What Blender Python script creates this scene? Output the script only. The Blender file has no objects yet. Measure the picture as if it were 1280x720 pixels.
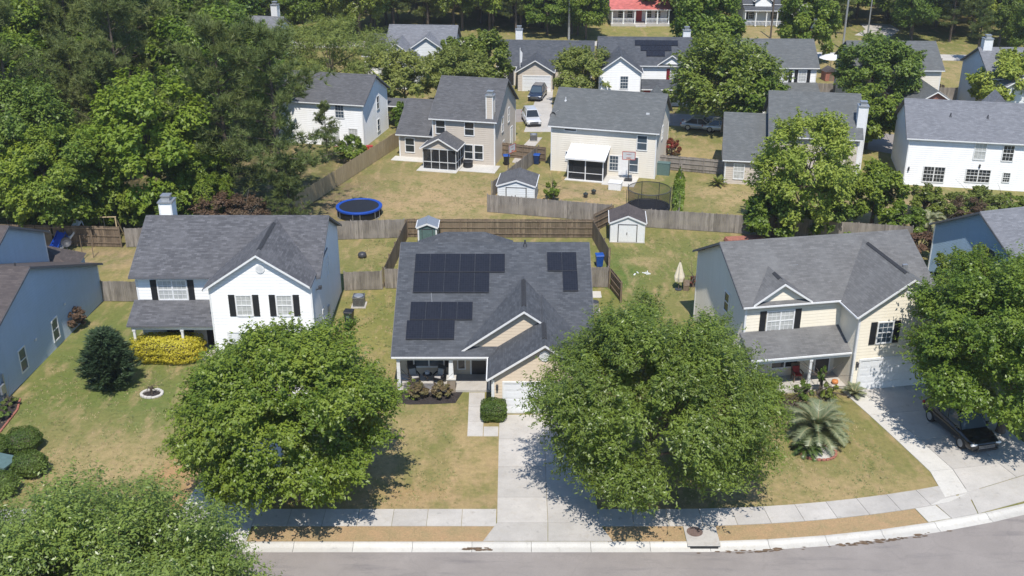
import bpy, bmesh, math, random
import numpy as np
from mathutils import Vector, Matrix
R = math.radians
random.seed(7)
SC = bpy.context.scene
COL = SC.collection
CAM_H, PITCH, FPX = 34.5, 24.0, 1344.0

# ------------------------------------------------------------------ helpers
def G(px, py, h=0.0):
    """ground (or height h) point under a spot of the photograph, metres"""
    p = R(PITCH); u = (px-640)/FPX; v = -(py-360)/FPX
    dy = math.cos(p)+v*math.sin(p); dz = -math.sin(p)+v*math.cos(p)
    t = (h-CAM_H)/dz
    return (u*t, dy*t)

class MB:
    """collects faces, builds ONE mesh object with UVs in metres"""
    def __init__(s): s.v=[]; s.f=[]
    def add(s, vs, fs):
        n=len(s.v); s.v+= [tuple(q) for q in vs]; s.f+= [tuple(i+n for i in f) for f in fs]; return s
    def box(s,x0,x1,y0,y1,z0,z1):
        return s.add([(x0,y0,z0),(x1,y0,z0),(x1,y1,z0),(x0,y1,z0),(x0,y0,z1),(x1,y0,z1),(x1,y1,z1),(x0,y1,z1)],
              [(0,3,2,1),(4,5,6,7),(0,1,5,4),(1,2,6,5),(2,3,7,6),(3,0,4,7)])
    def obox(s,c,u,hu,hv,z0,z1,tilt=0):
        """box centred at c (x,y), long axis u (unit 2-vector)"""
        n=(-u[1],u[0]); P=[]
        for z in (z0,z1):
            for a,b in ((-1,-1),(1,-1),(1,1),(-1,1)):
                P.append((c[0]+u[0]*hu*a+n[0]*hv*b, c[1]+u[1]*hu*a+n[1]*hv*b, z))
        return s.add(P,[(0,3,2,1),(4,5,6,7),(0,1,5,4),(1,2,6,5),(2,3,7,6),(3,0,4,7)])
    def prism(s, prof, d):
        n=len(prof); d=Vector(d)
        P=[Vector(q) for q in prof]+[Vector(q)+d for q in prof]
        return s.add(P,[tuple(range(n))[::-1],tuple(range(n,2*n))]+[(i,(i+1)%n,n+(i+1)%n,n+i) for i in range(n)])
    def tube(s,p0,p1,r0,r1=None,n=8,cap=True):
        r1=r0 if r1 is None else r1
        p0=Vector(p0);p1=Vector(p1);d=(p1-p0).normalized()
        a=d.orthogonal().normalized();b=d.cross(a)
        P=[p0+(a*math.cos(t)+b*math.sin(t))*r0 for t in [2*math.pi*i/n for i in range(n)]]
        P+=[p1+(a*math.cos(t)+b*math.sin(t))*r1 for t in [2*math.pi*i/n for i in range(n)]]
        F=[(i,(i+1)%n,n+(i+1)%n,n+i) for i in range(n)]
        if cap: F+=[tuple(range(n))[::-1],tuple(range(n,2*n))]
        return s.add(P,F)
    def lathe(s,prof,c=(0,0,0),n=16,sx=1,sy=1,cap=False):
        P=[];F=[]
        for r,z in prof:
            for i in range(n):
                t=2*math.pi*i/n; P.append((c[0]+r*sx*math.cos(t),c[1]+r*sy*math.sin(t),c[2]+z))
        for k in range(len(prof)-1):
            for i in range(n):
                j=(i+1)%n; F.append((k*n+i,k*n+j,(k+1)*n+j,(k+1)*n+i))
        if cap and prof[0][0]>1e-4: F.append(tuple(range(n))[::-1])
        m=(len(prof)-1)*n
        if cap and prof[-1][0]>1e-4: F.append(tuple(range(m,m+n)))
        return s.add(P,F)
    def face(s,pts): return s.add(pts,[tuple(range(len(pts)))])
    def build(s,name,mat,parent=None,off=(0,0,0),smooth=False,bevel=0):
        me=bpy.data.meshes.new(name)
        vs=[(x-off[0],y-off[1],z-off[2]) for x,y,z in s.v]
        me.from_pydata(vs,[],s.f)
        bm=bmesh.new(); bm.from_mesh(me); bmesh.ops.recalc_face_normals(bm,faces=bm.faces); bm.to_mesh(me); bm.free(); uvs(me)
        me.materials.append(mat)
        if smooth: me.polygons.foreach_set('use_smooth',[True]*len(me.polygons))
        o=bpy.data.objects.new(name,me); COL.objects.link(o)
        if parent: o.parent=parent
        if bevel:
            m=o.modifiers.new('bevel','BEVEL'); m.width=bevel; m.segments=2; m.limit_method='ANGLE'
        return o

def uvs(me):
    uv=me.uv_layers.new(name='UVMap'); n=len(me.loops)
    li=np.empty(n,np.int32); me.loops.foreach_get('vertex_index',li)
    co=np.empty(len(me.vertices)*3,np.float32); me.vertices.foreach_get('co',co); co=co.reshape(-1,3)
    npo=len(me.polygons); nr=np.empty(npo*3,np.float32); me.polygons.foreach_get('normal',nr); nr=nr.reshape(-1,3)
    tot=np.empty(npo,np.int32); me.polygons.foreach_get('loop_total',tot)
    fi=np.repeat(np.arange(npo),tot)
    N=nr[fi]; N=N*np.where(N[:,2:3]<-1e-4,-1,1)
    T=np.stack([-N[:,1],N[:,0],np.zeros(n)],1); L=np.linalg.norm(T,axis=1)
    flat=L<.02; T[flat]=(1,0,0); L[flat]=1; T/=L[:,None]
    Bv=np.cross(N,T); P=co[li]
    out=np.stack([(P*T).sum(1),(P*Bv).sum(1)],1).astype(np.float32)
    uv.data.foreach_set('uv',out.ravel())

def tag(o,label,cat,group=None,kind=None):
    if label: o['label']=label
    if cat: o['category']=cat
    if group: o['group']=group
    if kind: o['kind']=kind
    return o
def struct(o,kind='structure'): o['kind']=kind; return o
def empty(name,loc,rz=0,label=None,cat=None,group=None,scale=None):
    o=bpy.data.objects.new(name,None); COL.objects.link(o); o.location=(loc[0],loc[1],loc[2] if len(loc)>2 else 0)
    o.rotation_euler=(0,0,rz); o.empty_display_size=.3
    if scale: o.scale=scale if hasattr(scale,'__len__') else (scale,)*3
    return tag(o,label,cat,group)
def copy_tree(o,parent=None):
    c=o.copy(); COL.objects.link(c); c.parent=parent
    for ch in list(o.children): copy_tree(ch,c)
    return c

# ------------------------------------------------------------------ materials
def newmat(name):
    m=bpy.data.materials.new(name); m.use_nodes=True; nt=m.node_tree
    b=nt.nodes['Principled BSDF']; return m,nt,b
def nd(nt,t,**k):
    n=nt.nodes.new(t)
    for a,v in k.items():
        if a in n.inputs.keys(): n.inputs[a].default_value=v
        else: setattr(n,a,v)
    return n
def c4(c): return (c[0],c[1],c[2],1)
def mixc(nt,fac,a,b,mode='MIX'):
    m=nt.nodes.new('ShaderNodeMix'); m.data_type='RGBA'; m.blend_type=mode
    for i,x in ((0,fac),(6,a),(7,b)):
        if hasattr(x,'links') or isinstance(x,bpy.types.NodeSocket): nt.links.new(x,m.inputs[i])
        else: m.inputs[i].default_value=x if i==0 else c4(x)
    return m.outputs[2]
def ramp(nt,x,p0,p1):
    r=nd(nt,'ShaderNodeMapRange'); r.inputs[1].default_value=p0; r.inputs[2].default_value=p1
    nt.links.new(x,r.inputs[0]); return r.outputs[0]
def noise(nt,scale,detail=3,vec=None,rough=.55,dim='3D'):
    n=nd(nt,'ShaderNodeTexNoise'); n.inputs['Scale'].default_value=scale; n.inputs['Detail'].default_value=detail; n.inputs['Roughness'].default_value=rough
    if vec is not None: nt.links.new(vec,n.inputs['Vector'])
    return n.outputs['Fac']
def objco(nt): return nd(nt,'ShaderNodeTexCoord').outputs['Object']
def uvco(nt): return nd(nt,'ShaderNodeTexCoord').outputs['UV']
def scaled(nt,vec,s):
    m=nd(nt,'ShaderNodeMapping'); m.inputs['Scale'].default_value=s; nt.links.new(vec,m.inputs['Vector']); return m.outputs[0]
def bump(nt,b,h,strength=.3,dist=.02):
    n=nd(nt,'ShaderNodeBump'); n.inputs['Strength'].default_value=strength; n.inputs['Distance'].default_value=dist
    nt.links.new(h,n.inputs['Height']); nt.links.new(n.outputs[0],b.inputs['Normal'])
def plain(name,c,rough=.5,var=.12,scale=6,metal=0,bumps=0):
    m,nt,b=newmat(name); b.inputs['Roughness'].default_value=rough; b.inputs['Metallic'].default_value=metal
    oc=objco(nt); f=noise(nt,scale,4,oc)
    lo=[x*(1-var) for x in c]; hi=[min(1,x*(1+var)) for x in c]
    nt.links.new(mixc(nt,ramp(nt,f,.3,.7),lo,hi),b.inputs['Base Color'])
    if bumps: bump(nt,b,noise(nt,scale*8,2,oc),bumps,.01)
    return m
def siding(name,c,lap=.215,rough=.45):
    m,nt,b=newmat(name); b.inputs['Roughness'].default_value=rough
    uv=uvco(nt); sp=nd(nt,'ShaderNodeSeparateXYZ'); nt.links.new(uv,sp.inputs[0])
    d=nd(nt,'ShaderNodeMath',operation='DIVIDE'); nt.links.new(sp.outputs[1],d.inputs[0]); d.inputs[1].default_value=lap
    fr=nd(nt,'ShaderNodeMath',operation='FRACT'); nt.links.new(d.outputs[0],fr.inputs[0])
    inv=nd(nt,'ShaderNodeMath',operation='SUBTRACT'); inv.inputs[0].default_value=1; nt.links.new(fr.outputs[0],inv.inputs[1])
    bump(nt,b,inv.outputs[0],1.0,.06)
    # dirt: streaks running down the wall
    f=noise(nt,1,4,scaled(nt,uv,(3.0,.25,1))); g=noise(nt,.6,3,uv)
    c1=mixc(nt,ramp(nt,f,.45,.85),c,[x*.9 for x in c]); c2=mixc(nt,ramp(nt,g,.4,.8),c1,[c[0]*.95,c[1]*.94,c[2]*.9])
    nt.links.new(c2,b.inputs['Base Color']); return m
def shingle(name,c1,c2,streak=.25,pale=None):
    m,nt,b=newmat(name); b.inputs['Roughness'].default_value=.92
    uv=uvco(nt)
    br=nd(nt,'ShaderNodeTexBrick'); br.offset=.5; br.offset_frequency=2
    br.inputs['Color1'].default_value=c4(c1); br.inputs['Color2'].default_value=c4(c2); br.inputs['Mortar'].default_value=c4([x*.62 for x in c1])
    br.inputs['Scale'].default_value=1; br.inputs['Brick Width'].default_value=.34; br.inputs['Row Height'].default_value=.145; br.inputs['Mortar Size'].default_value=.006; br.inputs['Bias'].default_value=-.1
    wob=nd(nt,'ShaderNodeVectorMath',operation='ADD'); nv=nd(nt,'ShaderNodeTexNoise'); nv.inputs['Scale'].default_value=.7
    nt.links.new(uv,nv.inputs['Vector']); sc=nd(nt,'ShaderNodeVectorMath',operation='SCALE'); sc.inputs['Scale'].default_value=.04
    nt.links.new(nv.outputs['Color'],sc.inputs[0]); nt.links.new(uv,wob.inputs[0]); nt.links.new(sc.outputs[0],wob.inputs[1]); nt.links.new(wob.outputs[0],br.inputs['Vector'])
    f=noise(nt,2.2,5,scaled(nt,uv,(.5,1.6,1)),.7); g=noise(nt,.5,4,scaled(nt,uv,(1.2,.6,1)),.6)
    x=mixc(nt,ramp(nt,f,.3,.75),br.outputs['Color'],[q*.62 for q in c1])
    mm=mixc(nt,ramp(nt,f,.3,.75),br.outputs['Color'],[q*.75 for q in c1])
    y=mixc(nt,ramp(nt,g,.45,.95),mm,pale if pale else [q*(1-streak) for q in c2])
    s=noise(nt,60,2,uv); z=mixc(nt,ramp(nt,s,.2,.8),[.82]*3,[1.18]*3)
    nt.links.new(mixc(nt,1.0,y,z,'MULTIPLY'),b.inputs['Base Color'])
    bump(nt,b,br.outputs['Fac'],-.5,.02) ; return m
def glassmat(name,c,rough=.06):
    m,nt,b=newmat(name); b.inputs['Base Color'].default_value=c4(c); b.inputs['Roughness'].default_value=rough
    b.inputs['Specular IOR Level'].default_value=.6; return m
def blindmat(name,c):
    m,nt,b=newmat(name); b.inputs['Roughness'].default_value=.25
    uv=uvco(nt); sp=nd(nt,'ShaderNodeSeparateXYZ'); nt.links.new(uv,sp.inputs[0])
    d=nd(nt,'ShaderNodeMath',operation='DIVIDE'); nt.links.new(sp.outputs[1],d.inputs[0]); d.inputs[1].default_value=.07
    fr=nd(nt,'ShaderNodeMath',operation='FRACT'); nt.links.new(d.outputs[0],fr.inputs[0])
    f=noise(nt,2,2,uv)
    a=mixc(nt,ramp(nt,fr.outputs[0],0,.5),[x*.7 for x in c],c)
    nt.links.new(mixc(nt,ramp(nt,f,.4,.7),a,[x*.7 for x in c]),b.inputs['Base Color']); b.inputs['Coat Weight'].default_value=.5; return m
def concrete(name,c,dirt=.35):
    m,nt,b=newmat(name); b.inputs['Roughness'].default_value=.85
    oc=objco(nt); f=noise(nt,.6,5,oc,.65); g=noise(nt,14,4,oc); h=noise(nt,2.5,5,oc,.7)
    isl=nd(nt,'ShaderNodeNewGeometry').outputs['Random Per Island']
    a=mixc(nt,ramp(nt,f,.35,.75),c,[x*(1-dirt) for x in c]); a=mixc(nt,ramp(nt,h,.55,.8),a,[c[0]*.75,c[1]*.7,c[2]*.62])
    a=mixc(nt,ramp(nt,g,.2,.8),a,mixc(nt,.5,a,[x*.7 for x in c])); sp=noise(nt,1.7,3,oc,.75); a=mixc(nt,ramp(nt,sp,.62,.72),a,mixc(nt,.45,a,[x*.45 for x in c])); a=mixc(nt,1.0,a,mixc(nt,isl,[.9]*3,[1.06]*3),'MULTIPLY')
    nt.links.new(a,b.inputs['Base Color']); bump(nt,b,g,.15,.01); return m
def wood(name,c1,c2,rough=.85):
    m,nt,b=newmat(name); b.inputs['Roughness'].default_value=rough
    oc=objco(nt); isl=nd(nt,'ShaderNodeNewGeometry').outputs['Random Per Island']
    f=noise(nt,1,4,scaled(nt,oc,(9,9,1.2))); g=noise(nt,.5,3,oc)
    a=mixc(nt,isl,c1,c2); a=mixc(nt,ramp(nt,f,.4,.8),a,[x*.7 for x in c1]); a=mixc(nt,ramp(nt,g,.45,.75),a,[x*.85 for x in c2])
    nt.links.new(a,b.inputs['Base Color']); return m
def leafmat(name,c1,c2,c3=None,trans=.3,spec=.25,rough=.5):
    m,nt,b=newmat(name); 
    isl=nd(nt,'ShaderNodeNewGeometry').outputs['Random Per Island']; oi=nd(nt,'ShaderNodeObjectInfo').outputs['Random']
    oc=objco(nt); f=noise(nt,.55,2,oc)
    a=mixc(nt,isl,c1,c2)
    a=mixc(nt,ramp(nt,f,.38,.66),a,c3 if c3 else [c2[0]*1.15,c2[1]*1.05,c2[2]])
    a=mixc(nt,1.0,a,mixc(nt,oi,(.86,.9,.9),(1.14,1.06,1.05)),'MULTIPLY')
    nt.links.new(a,b.inputs['Base Color']); b.inputs['Roughness'].default_value=rough; b.inputs['Specular IOR Level'].default_value=spec
    t=nd(nt,'ShaderNodeBsdfTranslucent'); tc=mixc(nt,1.0,a,(1.25,1.25,.6),'MULTIPLY'); nt.links.new(tc,t.inputs['Color'])
    mx=nd(nt,'ShaderNodeMixShader'); mx.inputs[0].default_value=trans
    nt.links.new(b.outputs[0],mx.inputs[1]); nt.links.new(t.outputs[0],mx.inputs[2]); nt.links.new(mx.outputs[0],nt.nodes['Material Output'].inputs['Surface'])
    return m
def netmat(name,c,alpha):
    m,nt,b=newmat(name); b.inputs['Base Color'].default_value=c4(c); b.inputs['Alpha'].default_value=alpha; b.inputs['Roughness'].default_value=.8; return m

M={}
M['white']=plain('white_paint',(.78,.78,.77),.45,.05)
M['white_trim']=plain('white_trim',(.76,.76,.75),.4,.06)
M['grey_trim']=plain('grey_trim',(.55,.56,.56),.5,.06)
M['sid_white']=siding('white_siding',(.80,.80,.79))
M['sid_cream']=siding('cream_siding',(.77,.71,.585))
M['sid_tan']=siding('tan_siding',(.60,.50,.38))
M['sid_beige']=siding('beige_siding',(.50,.44,.37))
M['sid_ivory']=siding('ivory_siding',(.68,.63,.54))
M['sid_blue']=siding('pale_blue_siding',(.47,.545,.61))
M['sid_grey']=siding('pale_grey_siding',(.62,.64,.64))
M['sid_slate']=siding('slate_blue_siding',(.26,.36,.46))
M['sh_main']=shingle('charcoal_shingles',(.060,.066,.076),(.125,.132,.146))
M['sh_left']=shingle('grey_brown_shingles',(.082,.082,.088),(.185,.183,.192))
M['sh_right']=shingle('worn_grey_shingles',(.135,.133,.130),(.205,.201,.197),.3,(.20,.20,.195))
M['sh_back']=shingle('dark_grey_shingles',(.088,.088,.092),(.155,.155,.16))
M['sh_green']=shingle('weathered_shingles',(.115,.122,.122),(.175,.18,.177),.45)
M['sh_light']=shingle('pale_grey_shingles',(.16,.165,.18),(.26,.265,.285))
M['sh_brown']=shingle('brown_shingles',(.075,.062,.06),(.14,.115,.105))
M['glass']=glassmat('window_glass',(.025,.03,.035))
M['glass_sky']=glassmat('sky_reflection_glass',(.06,.085,.11),.04)  # bluish base colour stands in for sky reflected in the glass
M['blind']=blindmat('window_blind',(.56,.57,.55))
M['shutter']=plain('black_shutter',(.016,.017,.02),.5,.2)
M['red_shutter']=plain('red_shutter',(.22,.02,.025),.5,.2)
M['door_dark']=plain('dark_door',(.03,.03,.035),.4)
M['garage']=plain('white_garage_door',(.76,.77,.78),.4,.04)
M['conc']=concrete('concrete',(.56,.525,.475),.28)
M['conc_pale']=concrete('pale_concrete',(.64,.61,.55),.2)
M['stone']=concrete('stacked_stone',(.36,.29,.22),.4)
M['metal']=plain('grey_metal',(.42,.43,.44),.4,.1,metal=.6)
M['metal_dark']=plain('dark_metal',(.05,.05,.055),.45,.2)
M['black']=plain('black_plastic',(.018,.018,.02),.5,.2)
M['bin_blue']=plain('blue_plastic',(.01,.07,.32),.4,.15)
M['navy']=plain('navy_plastic',(.01,.03,.10),.4,.15)
M['bin_green']=plain('dark_green_plastic',(.02,.035,.03),.45,.2)
M['teal']=plain('grey_green_paint',(.10,.16,.15),.5,.15)
M['red']=plain('red_paint',(.42,.03,.025),.45,.15)
M['orange']=plain('orange_plastic',(.55,.2,.06),.5,.2)
M['wood_grey']=wood('weathered_wood',(.165,.145,.125),(.36,.32,.28))
M['wood_brown']=wood('brown_wood',(.12,.088,.06),(.27,.20,.135))
M['wood_tan']=wood('new_wood',(.38,.29,.16),(.46,.36,.21))
M['bark']=plain('bark',(.11,.085,.065),.95,.35,9,bumps=.6)
M['bark_pale']=plain('pale_bark',(.22,.19,.16),.95,.3,9,bumps=.6)
M['brick']=None
def brickmat():
    m,nt,b=newmat('red_brick'); br=nd(nt,'ShaderNodeTexBrick'); nt.links.new(uvco(nt),br.inputs['Vector'])
    br.inputs['Color1'].default_value=(.30,.09,.06,1); br.inputs['Color2'].default_value=(.22,.075,.05,1); br.inputs['Mortar'].default_value=(.35,.3,.27,1)
    br.inputs['Scale'].default_value=1; br.inputs['Brick Width'].default_value=.22; br.inputs['Row Height'].default_value=.075; br.inputs['Mortar Size'].default_value=.008
    nt.links.new(br.outputs['Color'],b.inputs['Base Color']); b.inputs['Roughness'].default_value=.9; return m
M['brick']=brickmat()
M['metal_roof_red']=plain('red_metal_roof',(.52,.15,.13),.45,.25,1.5)
M['metal_roof_white']=plain('white_metal_roof',(.78,.78,.78),.35,.04)
def panelmat():
    m,nt,b=newmat('solar_cells'); uv=uvco(nt); br=nd(nt,'ShaderNodeTexBrick'); br.offset=0; nt.links.new(uv,br.inputs['Vector'])
    br.inputs['Color1'].default_value=(.015,.016,.021,1); br.inputs['Color2'].default_value=(.019,.020,.026,1); br.inputs['Mortar'].default_value=(.04,.042,.05,1)
    br.inputs['Scale'].default_value=1; br.inputs['Brick Width'].default_value=.166; br.inputs['Row Height'].default_value=.166; br.inputs['Mortar Size'].default_value=.004
    nt.links.new(br.outputs['Color'],b.inputs['Base Color']); b.inputs['Roughness'].default_value=.17; b.inputs['Specular IOR Level'].default_value=.5; return m
M['solar']=panelmat(); M['drip']=plain('roof_edge_metal',(.13,.13,.14),.6,.1); M['vent_strip']=plain('ridge_vent_shingle',(.035,.036,.04),.9,.2)
M['mulch']=plain('dark_mulch',(.035,.028,.026),.95,.5,14,bumps=.8)
M['gravel']=plain('white_gravel',(.55,.52,.47),.9,.25,20,bumps=.6)
M['net']=netmat('black_net',(.012,.012,.014),.42)
M['screen']=netmat('insect_screen',(.01,.011,.013),.80)
M['mat_black']=plain('jumping_mat',(.012,.012,.016),.6,.2)
M['pad_blue']=plain('blue_pad',(.006,.06,.36),.45,.15)
M['cushion']=plain('grey_cushion',(.42,.40,.38),.8,.1)
M['terracotta']=plain('terracotta_brick',(.33,.13,.09),.85,.25)
M['rubber']=plain('tyre_rubber',(.02,.02,.02),.8,.1)
# ------------------------------------------------------------------ ground, road, pavements
def ykerb(x):
    if x<8.5: return 45.3
    if x<45: return 45.3+58-math.sqrt(58**2-(x-8.5)**2)
    return ykerb(44.999)+(x-45)*.82
def kerb_pt(x,off):
    """point off metres behind the back of the kerb, at kerb station x"""
    e=.05; dy=(ykerb(x+e)-ykerb(x-e))/(2*e); l=math.hypot(1,dy)
    return (x-dy/l*off, ykerb(x)+off/l)
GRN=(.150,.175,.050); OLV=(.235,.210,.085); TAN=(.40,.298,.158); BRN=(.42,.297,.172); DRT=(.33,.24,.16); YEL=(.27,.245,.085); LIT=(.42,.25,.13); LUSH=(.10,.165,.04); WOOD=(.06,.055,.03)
PATCH=[ # x,y,rx,ry,colour,weight
 (-27,60,8,9,GRN,.9),(-25,57,6,5,LUSH,.5),(-29,70,4,7,LUSH,.5),(-24,51.5,6,4.5,TAN,.9),(-18.6,50.5,1.6,4,LIT,.85),(-29,52,3,5,OLV,.7),(-26,57,3,2,OLV,.6),
 (-4,53,7,5,TAN,.95),(-4.2,54,.7,5,OLV,.7),(-6,51,.6,4,OLV,.5),(-9,49.5,5,1.2,LIT,.55),(-4,48.8,5,.8,BRN,.6),
 (16,54,8,5,OLV,.95),(19,50,6,2,TAN,.75),(7,49,6,1.5,DRT,.7),(15,49.5,4,1.4,TAN,.5),
 (-10.3,70,2.6,8,YEL,.85),(-9.3,73,1.4,4,GRN,.5),(-12,82,4,4,OLV,.85),(-13,80,2.5,2,GRN,.6),(-11,85,2,1.5,TAN,.5),
 (-1,84,9,4,GRN,.8),(0,86,7,1,LUSH,.6),(7.2,72,1.5,7,YEL,.8),(12,79,7,8,GRN,.85),(8.8,80,1.6,4.5,LUSH,.7),(13,76,2.5,3,OLV,.7),(14,84,3,2,OLV,.8),(11,83,2,1,TAN,.6),(17,84,4,4,GRN,.6),
 (-38,80,8,5,TAN,.9),(-33,79,5,4,OLV,.9),(-30,81,3,3,TAN,.6),(-36,83.5,5,2,DRT,.8),(-30,77.5,2.5,2,YEL,.6),(-24,83,5,4,GRN,.5),
 (-9,99,10,8,BRN,.95),(-11,102,5,4,TAN,.7),(-13,104,3,3,OLV,.5),(-6,95.5,7,1.5,TAN,.8),(-4,104,4,3,OLV,.35),(-17,98,3,5,DRT,.8),(-9,91,8,2,OLV,.6),
 (7,99,7,5,BRN,.95),(4,103,3,3,OLV,.5),(8,101,3,1.5,DRT,.5),(14,99,2,5,YEL,.8),(15.6,98,1,7,LUSH,.8),(16.5,104,2,3,GRN,.6),(21,98,5,6,TAN,.95),(21,94,4,3,OLV,.5),(23,92,4,2,OLV,.6),(18,96,1.6,5,GRN,.5),
 (18,114,6,5,TAN,.9),(20,120,6,5,OLV,.7),(30,98,5,5,OLV,.8),(36,96,8,6,DRT,.6),(36,112,4,8,YEL,.6),
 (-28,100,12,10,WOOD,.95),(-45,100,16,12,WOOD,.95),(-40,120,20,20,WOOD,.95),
 (-14,164,12,10,YEL,.9),(0,165,12,10,TAN,.6),(16,186,14,7,YEL,.85),(26,185,8,4,YEL,.6),(45,182,8,8,TAN,.8),(55,155,12,10,TAN,.9),(55,147,6,5,YEL,.7),(70,180,15,10,GRN,.7),(-2,136,8,8,OLV,.6),(40,128,10,8,TAN,.7)]
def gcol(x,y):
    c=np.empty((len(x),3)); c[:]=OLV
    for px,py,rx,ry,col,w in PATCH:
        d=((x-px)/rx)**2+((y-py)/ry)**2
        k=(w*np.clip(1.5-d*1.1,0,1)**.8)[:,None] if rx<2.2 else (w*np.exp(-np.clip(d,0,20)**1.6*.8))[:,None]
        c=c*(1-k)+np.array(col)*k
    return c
def groundmat():
    m,nt,b=newmat('grass_ground'); b.inputs['Roughness'].default_value=.95; b.inputs['Specular IOR Level'].default_value=.1
    at=nd(nt,'ShaderNodeAttribute',attribute_name='tone'); oc=objco(nt)
    f=noise(nt,.45,6,oc,.68); g=noise(nt,3.2,5,oc,.7); h=noise(nt,26,3,oc,.7); k=noise(nt,1.1,4,scaled(nt,oc,(1,.35,1)),.6)
    a=at.outputs['Color']
    a=mixc(nt,ramp(nt,f,.46,.66),a,mixc(nt,.75,a,GRN)); a=mixc(nt,ramp(nt,k,.50,.70),a,mixc(nt,.7,a,BRN)); a=mixc(nt,ramp(nt,noise(nt,.9,5,oc,.7),.5,.72),a,mixc(nt,.55,a,OLV))
    a=mixc(nt,1.0,a,mixc(nt,ramp(nt,g,.25,.75),[.76,.78,.76],[1.2,1.18,1.14]),'MULTIPLY')
    a=mixc(nt,1.0,a,mixc(nt,ramp(nt,h,.25,.75),[.70,.72,.7],[1.26,1.24,1.2]),'MULTIPLY')
    nt.links.new(a,b.inputs['Base Color']); bump(nt,b,h,.6,.05); return m
M['ground']=groundmat()
def ground():
    xs=np.concatenate([np.arange(-400,-60,12.),np.arange(-60,70,.45),np.arange(70,400,12.)])
    ts=np.concatenate([np.arange(0,90,.45),np.arange(90,190,2.5),np.arange(190,600,30.)])
    yk=np.array([ykerb(x) for x in xs])
    X,T=np.meshgrid(xs,ts); Y=T+np.where(T<200,yk[None,:]*np.clip(1-T/60,0,1)+45.3*np.clip(T/60,0,1),45.3)
    nx,ny=len(xs),len(ts); co=np.stack([X.ravel(),Y.ravel(),np.zeros(nx*ny)],1)
    idx=np.arange(nx*ny).reshape(ny,nx); q=np.stack([idx[:-1,:-1],idx[:-1,1:],idx[1:,1:],idx[1:,:-1]],-1).reshape(-1,4)
    me=bpy.data.meshes.new('lawn'); me.vertices.add(nx*ny); me.vertices.foreach_set('co',co.astype(np.float32).ravel())
    me.loops.add(q.size); me.loops.foreach_set('vertex_index',q.ravel().astype(np.int32)); me.polygons.add(len(q))
    me.polygons.foreach_set('loop_start',np.arange(0,q.size,4,dtype=np.int32)); me.update(calc_edges=True)
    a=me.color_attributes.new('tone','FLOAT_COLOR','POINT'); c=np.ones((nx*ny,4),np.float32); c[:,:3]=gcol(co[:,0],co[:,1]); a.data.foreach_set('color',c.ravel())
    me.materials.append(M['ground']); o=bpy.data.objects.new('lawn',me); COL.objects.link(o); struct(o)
ground()
def asphaltmat():
    m,nt,b=newmat('asphalt'); b.inputs['Roughness'].default_value=.9; oc=objco(nt)
    f=noise(nt,.35,5,oc,.65); g=noise(nt,40,3,oc,.7); k=noise(nt,1,5,scaled(nt,oc,(.25,1.6,1)),.7)
    a=mixc(nt,ramp(nt,f,.3,.7),(.25,.222,.20),(.315,.28,.252)); a=mixc(nt,ramp(nt,k,.52,.8),a,(.18,.162,.155))
    a=mixc(nt,1.0,a,mixc(nt,ramp(nt,g,.2,.8),[.66]*3,[1.3]*3),'MULTIPLY')
    vo=nd(nt,'ShaderNodeTexVoronoi',feature='DISTANCE_TO_EDGE'); vo.inputs['Scale'].default_value=.22
    wb=nd(nt,'ShaderNodeVectorMath',operation='ADD'); nz=nd(nt,'ShaderNodeTexNoise'); nz.inputs['Scale'].default_value=1.1; nz.inputs['Detail'].default_value=4; nt.links.new(oc,nz.inputs['Vector']); nt.links.new(oc,wb.inputs[0]); nt.links.new(nz.outputs['Color'],wb.inputs[1]); nt.links.new(wb.outputs[0],vo.inputs['Vector'])
    cr=ramp(nt,vo.outputs['Distance'],.012,.004); a=mixc(nt,cr,a,mixc(nt,.09,a,(.10,.09,.085)))
    nt.links.new(a,b.inputs['Base Color']); bump(nt,b,g,.4,.01); return m
M['asphalt']=asphaltmat()
XS=[-160,-120,-80]+[x*.89 for x in range(-67,74)]+[70,80]
def strip(name,mat,o0,o1,z0,z1,xs=None,profile=None,gap=0):
    mb=MB(); xs=xs or XS; pr=profile or [(o0,z0),(o1,z1)]
    for a,b in zip(xs[:-1],xs[1:]):
        b2=b-gap
        P=[(*kerb_pt(a,o),z) for o,z in pr]+[(*kerb_pt(b2,o),z) for o,z in pr]; n=len(pr)
        mb.add(P,[(i,n+i,n+i+1,i+1) for i in range(n-1)])
    return struct(mb.build(name,mat))
strip('road',M['asphalt'],-9.4,-.66,-.12,-.12)
near=MB(); near.face([(-160,-30,-.02),(90,-30,-.02),(90,35.9,-.02),(-160,35.9,-.02)]); struct(near.build('verge',M['ground']))
KX=[-160,-120,-80]+[-60+3.05*i for i in range(42)]
strip('kerb',M['conc_pale'],0,0,0,0,KX,[(0,-.3),(0,.03),(-.10,.035),(-.17,.02),(-.30,-.07),(-.38,-.095),(-.68,-.112),(-.68,-.3)],.018)
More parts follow.
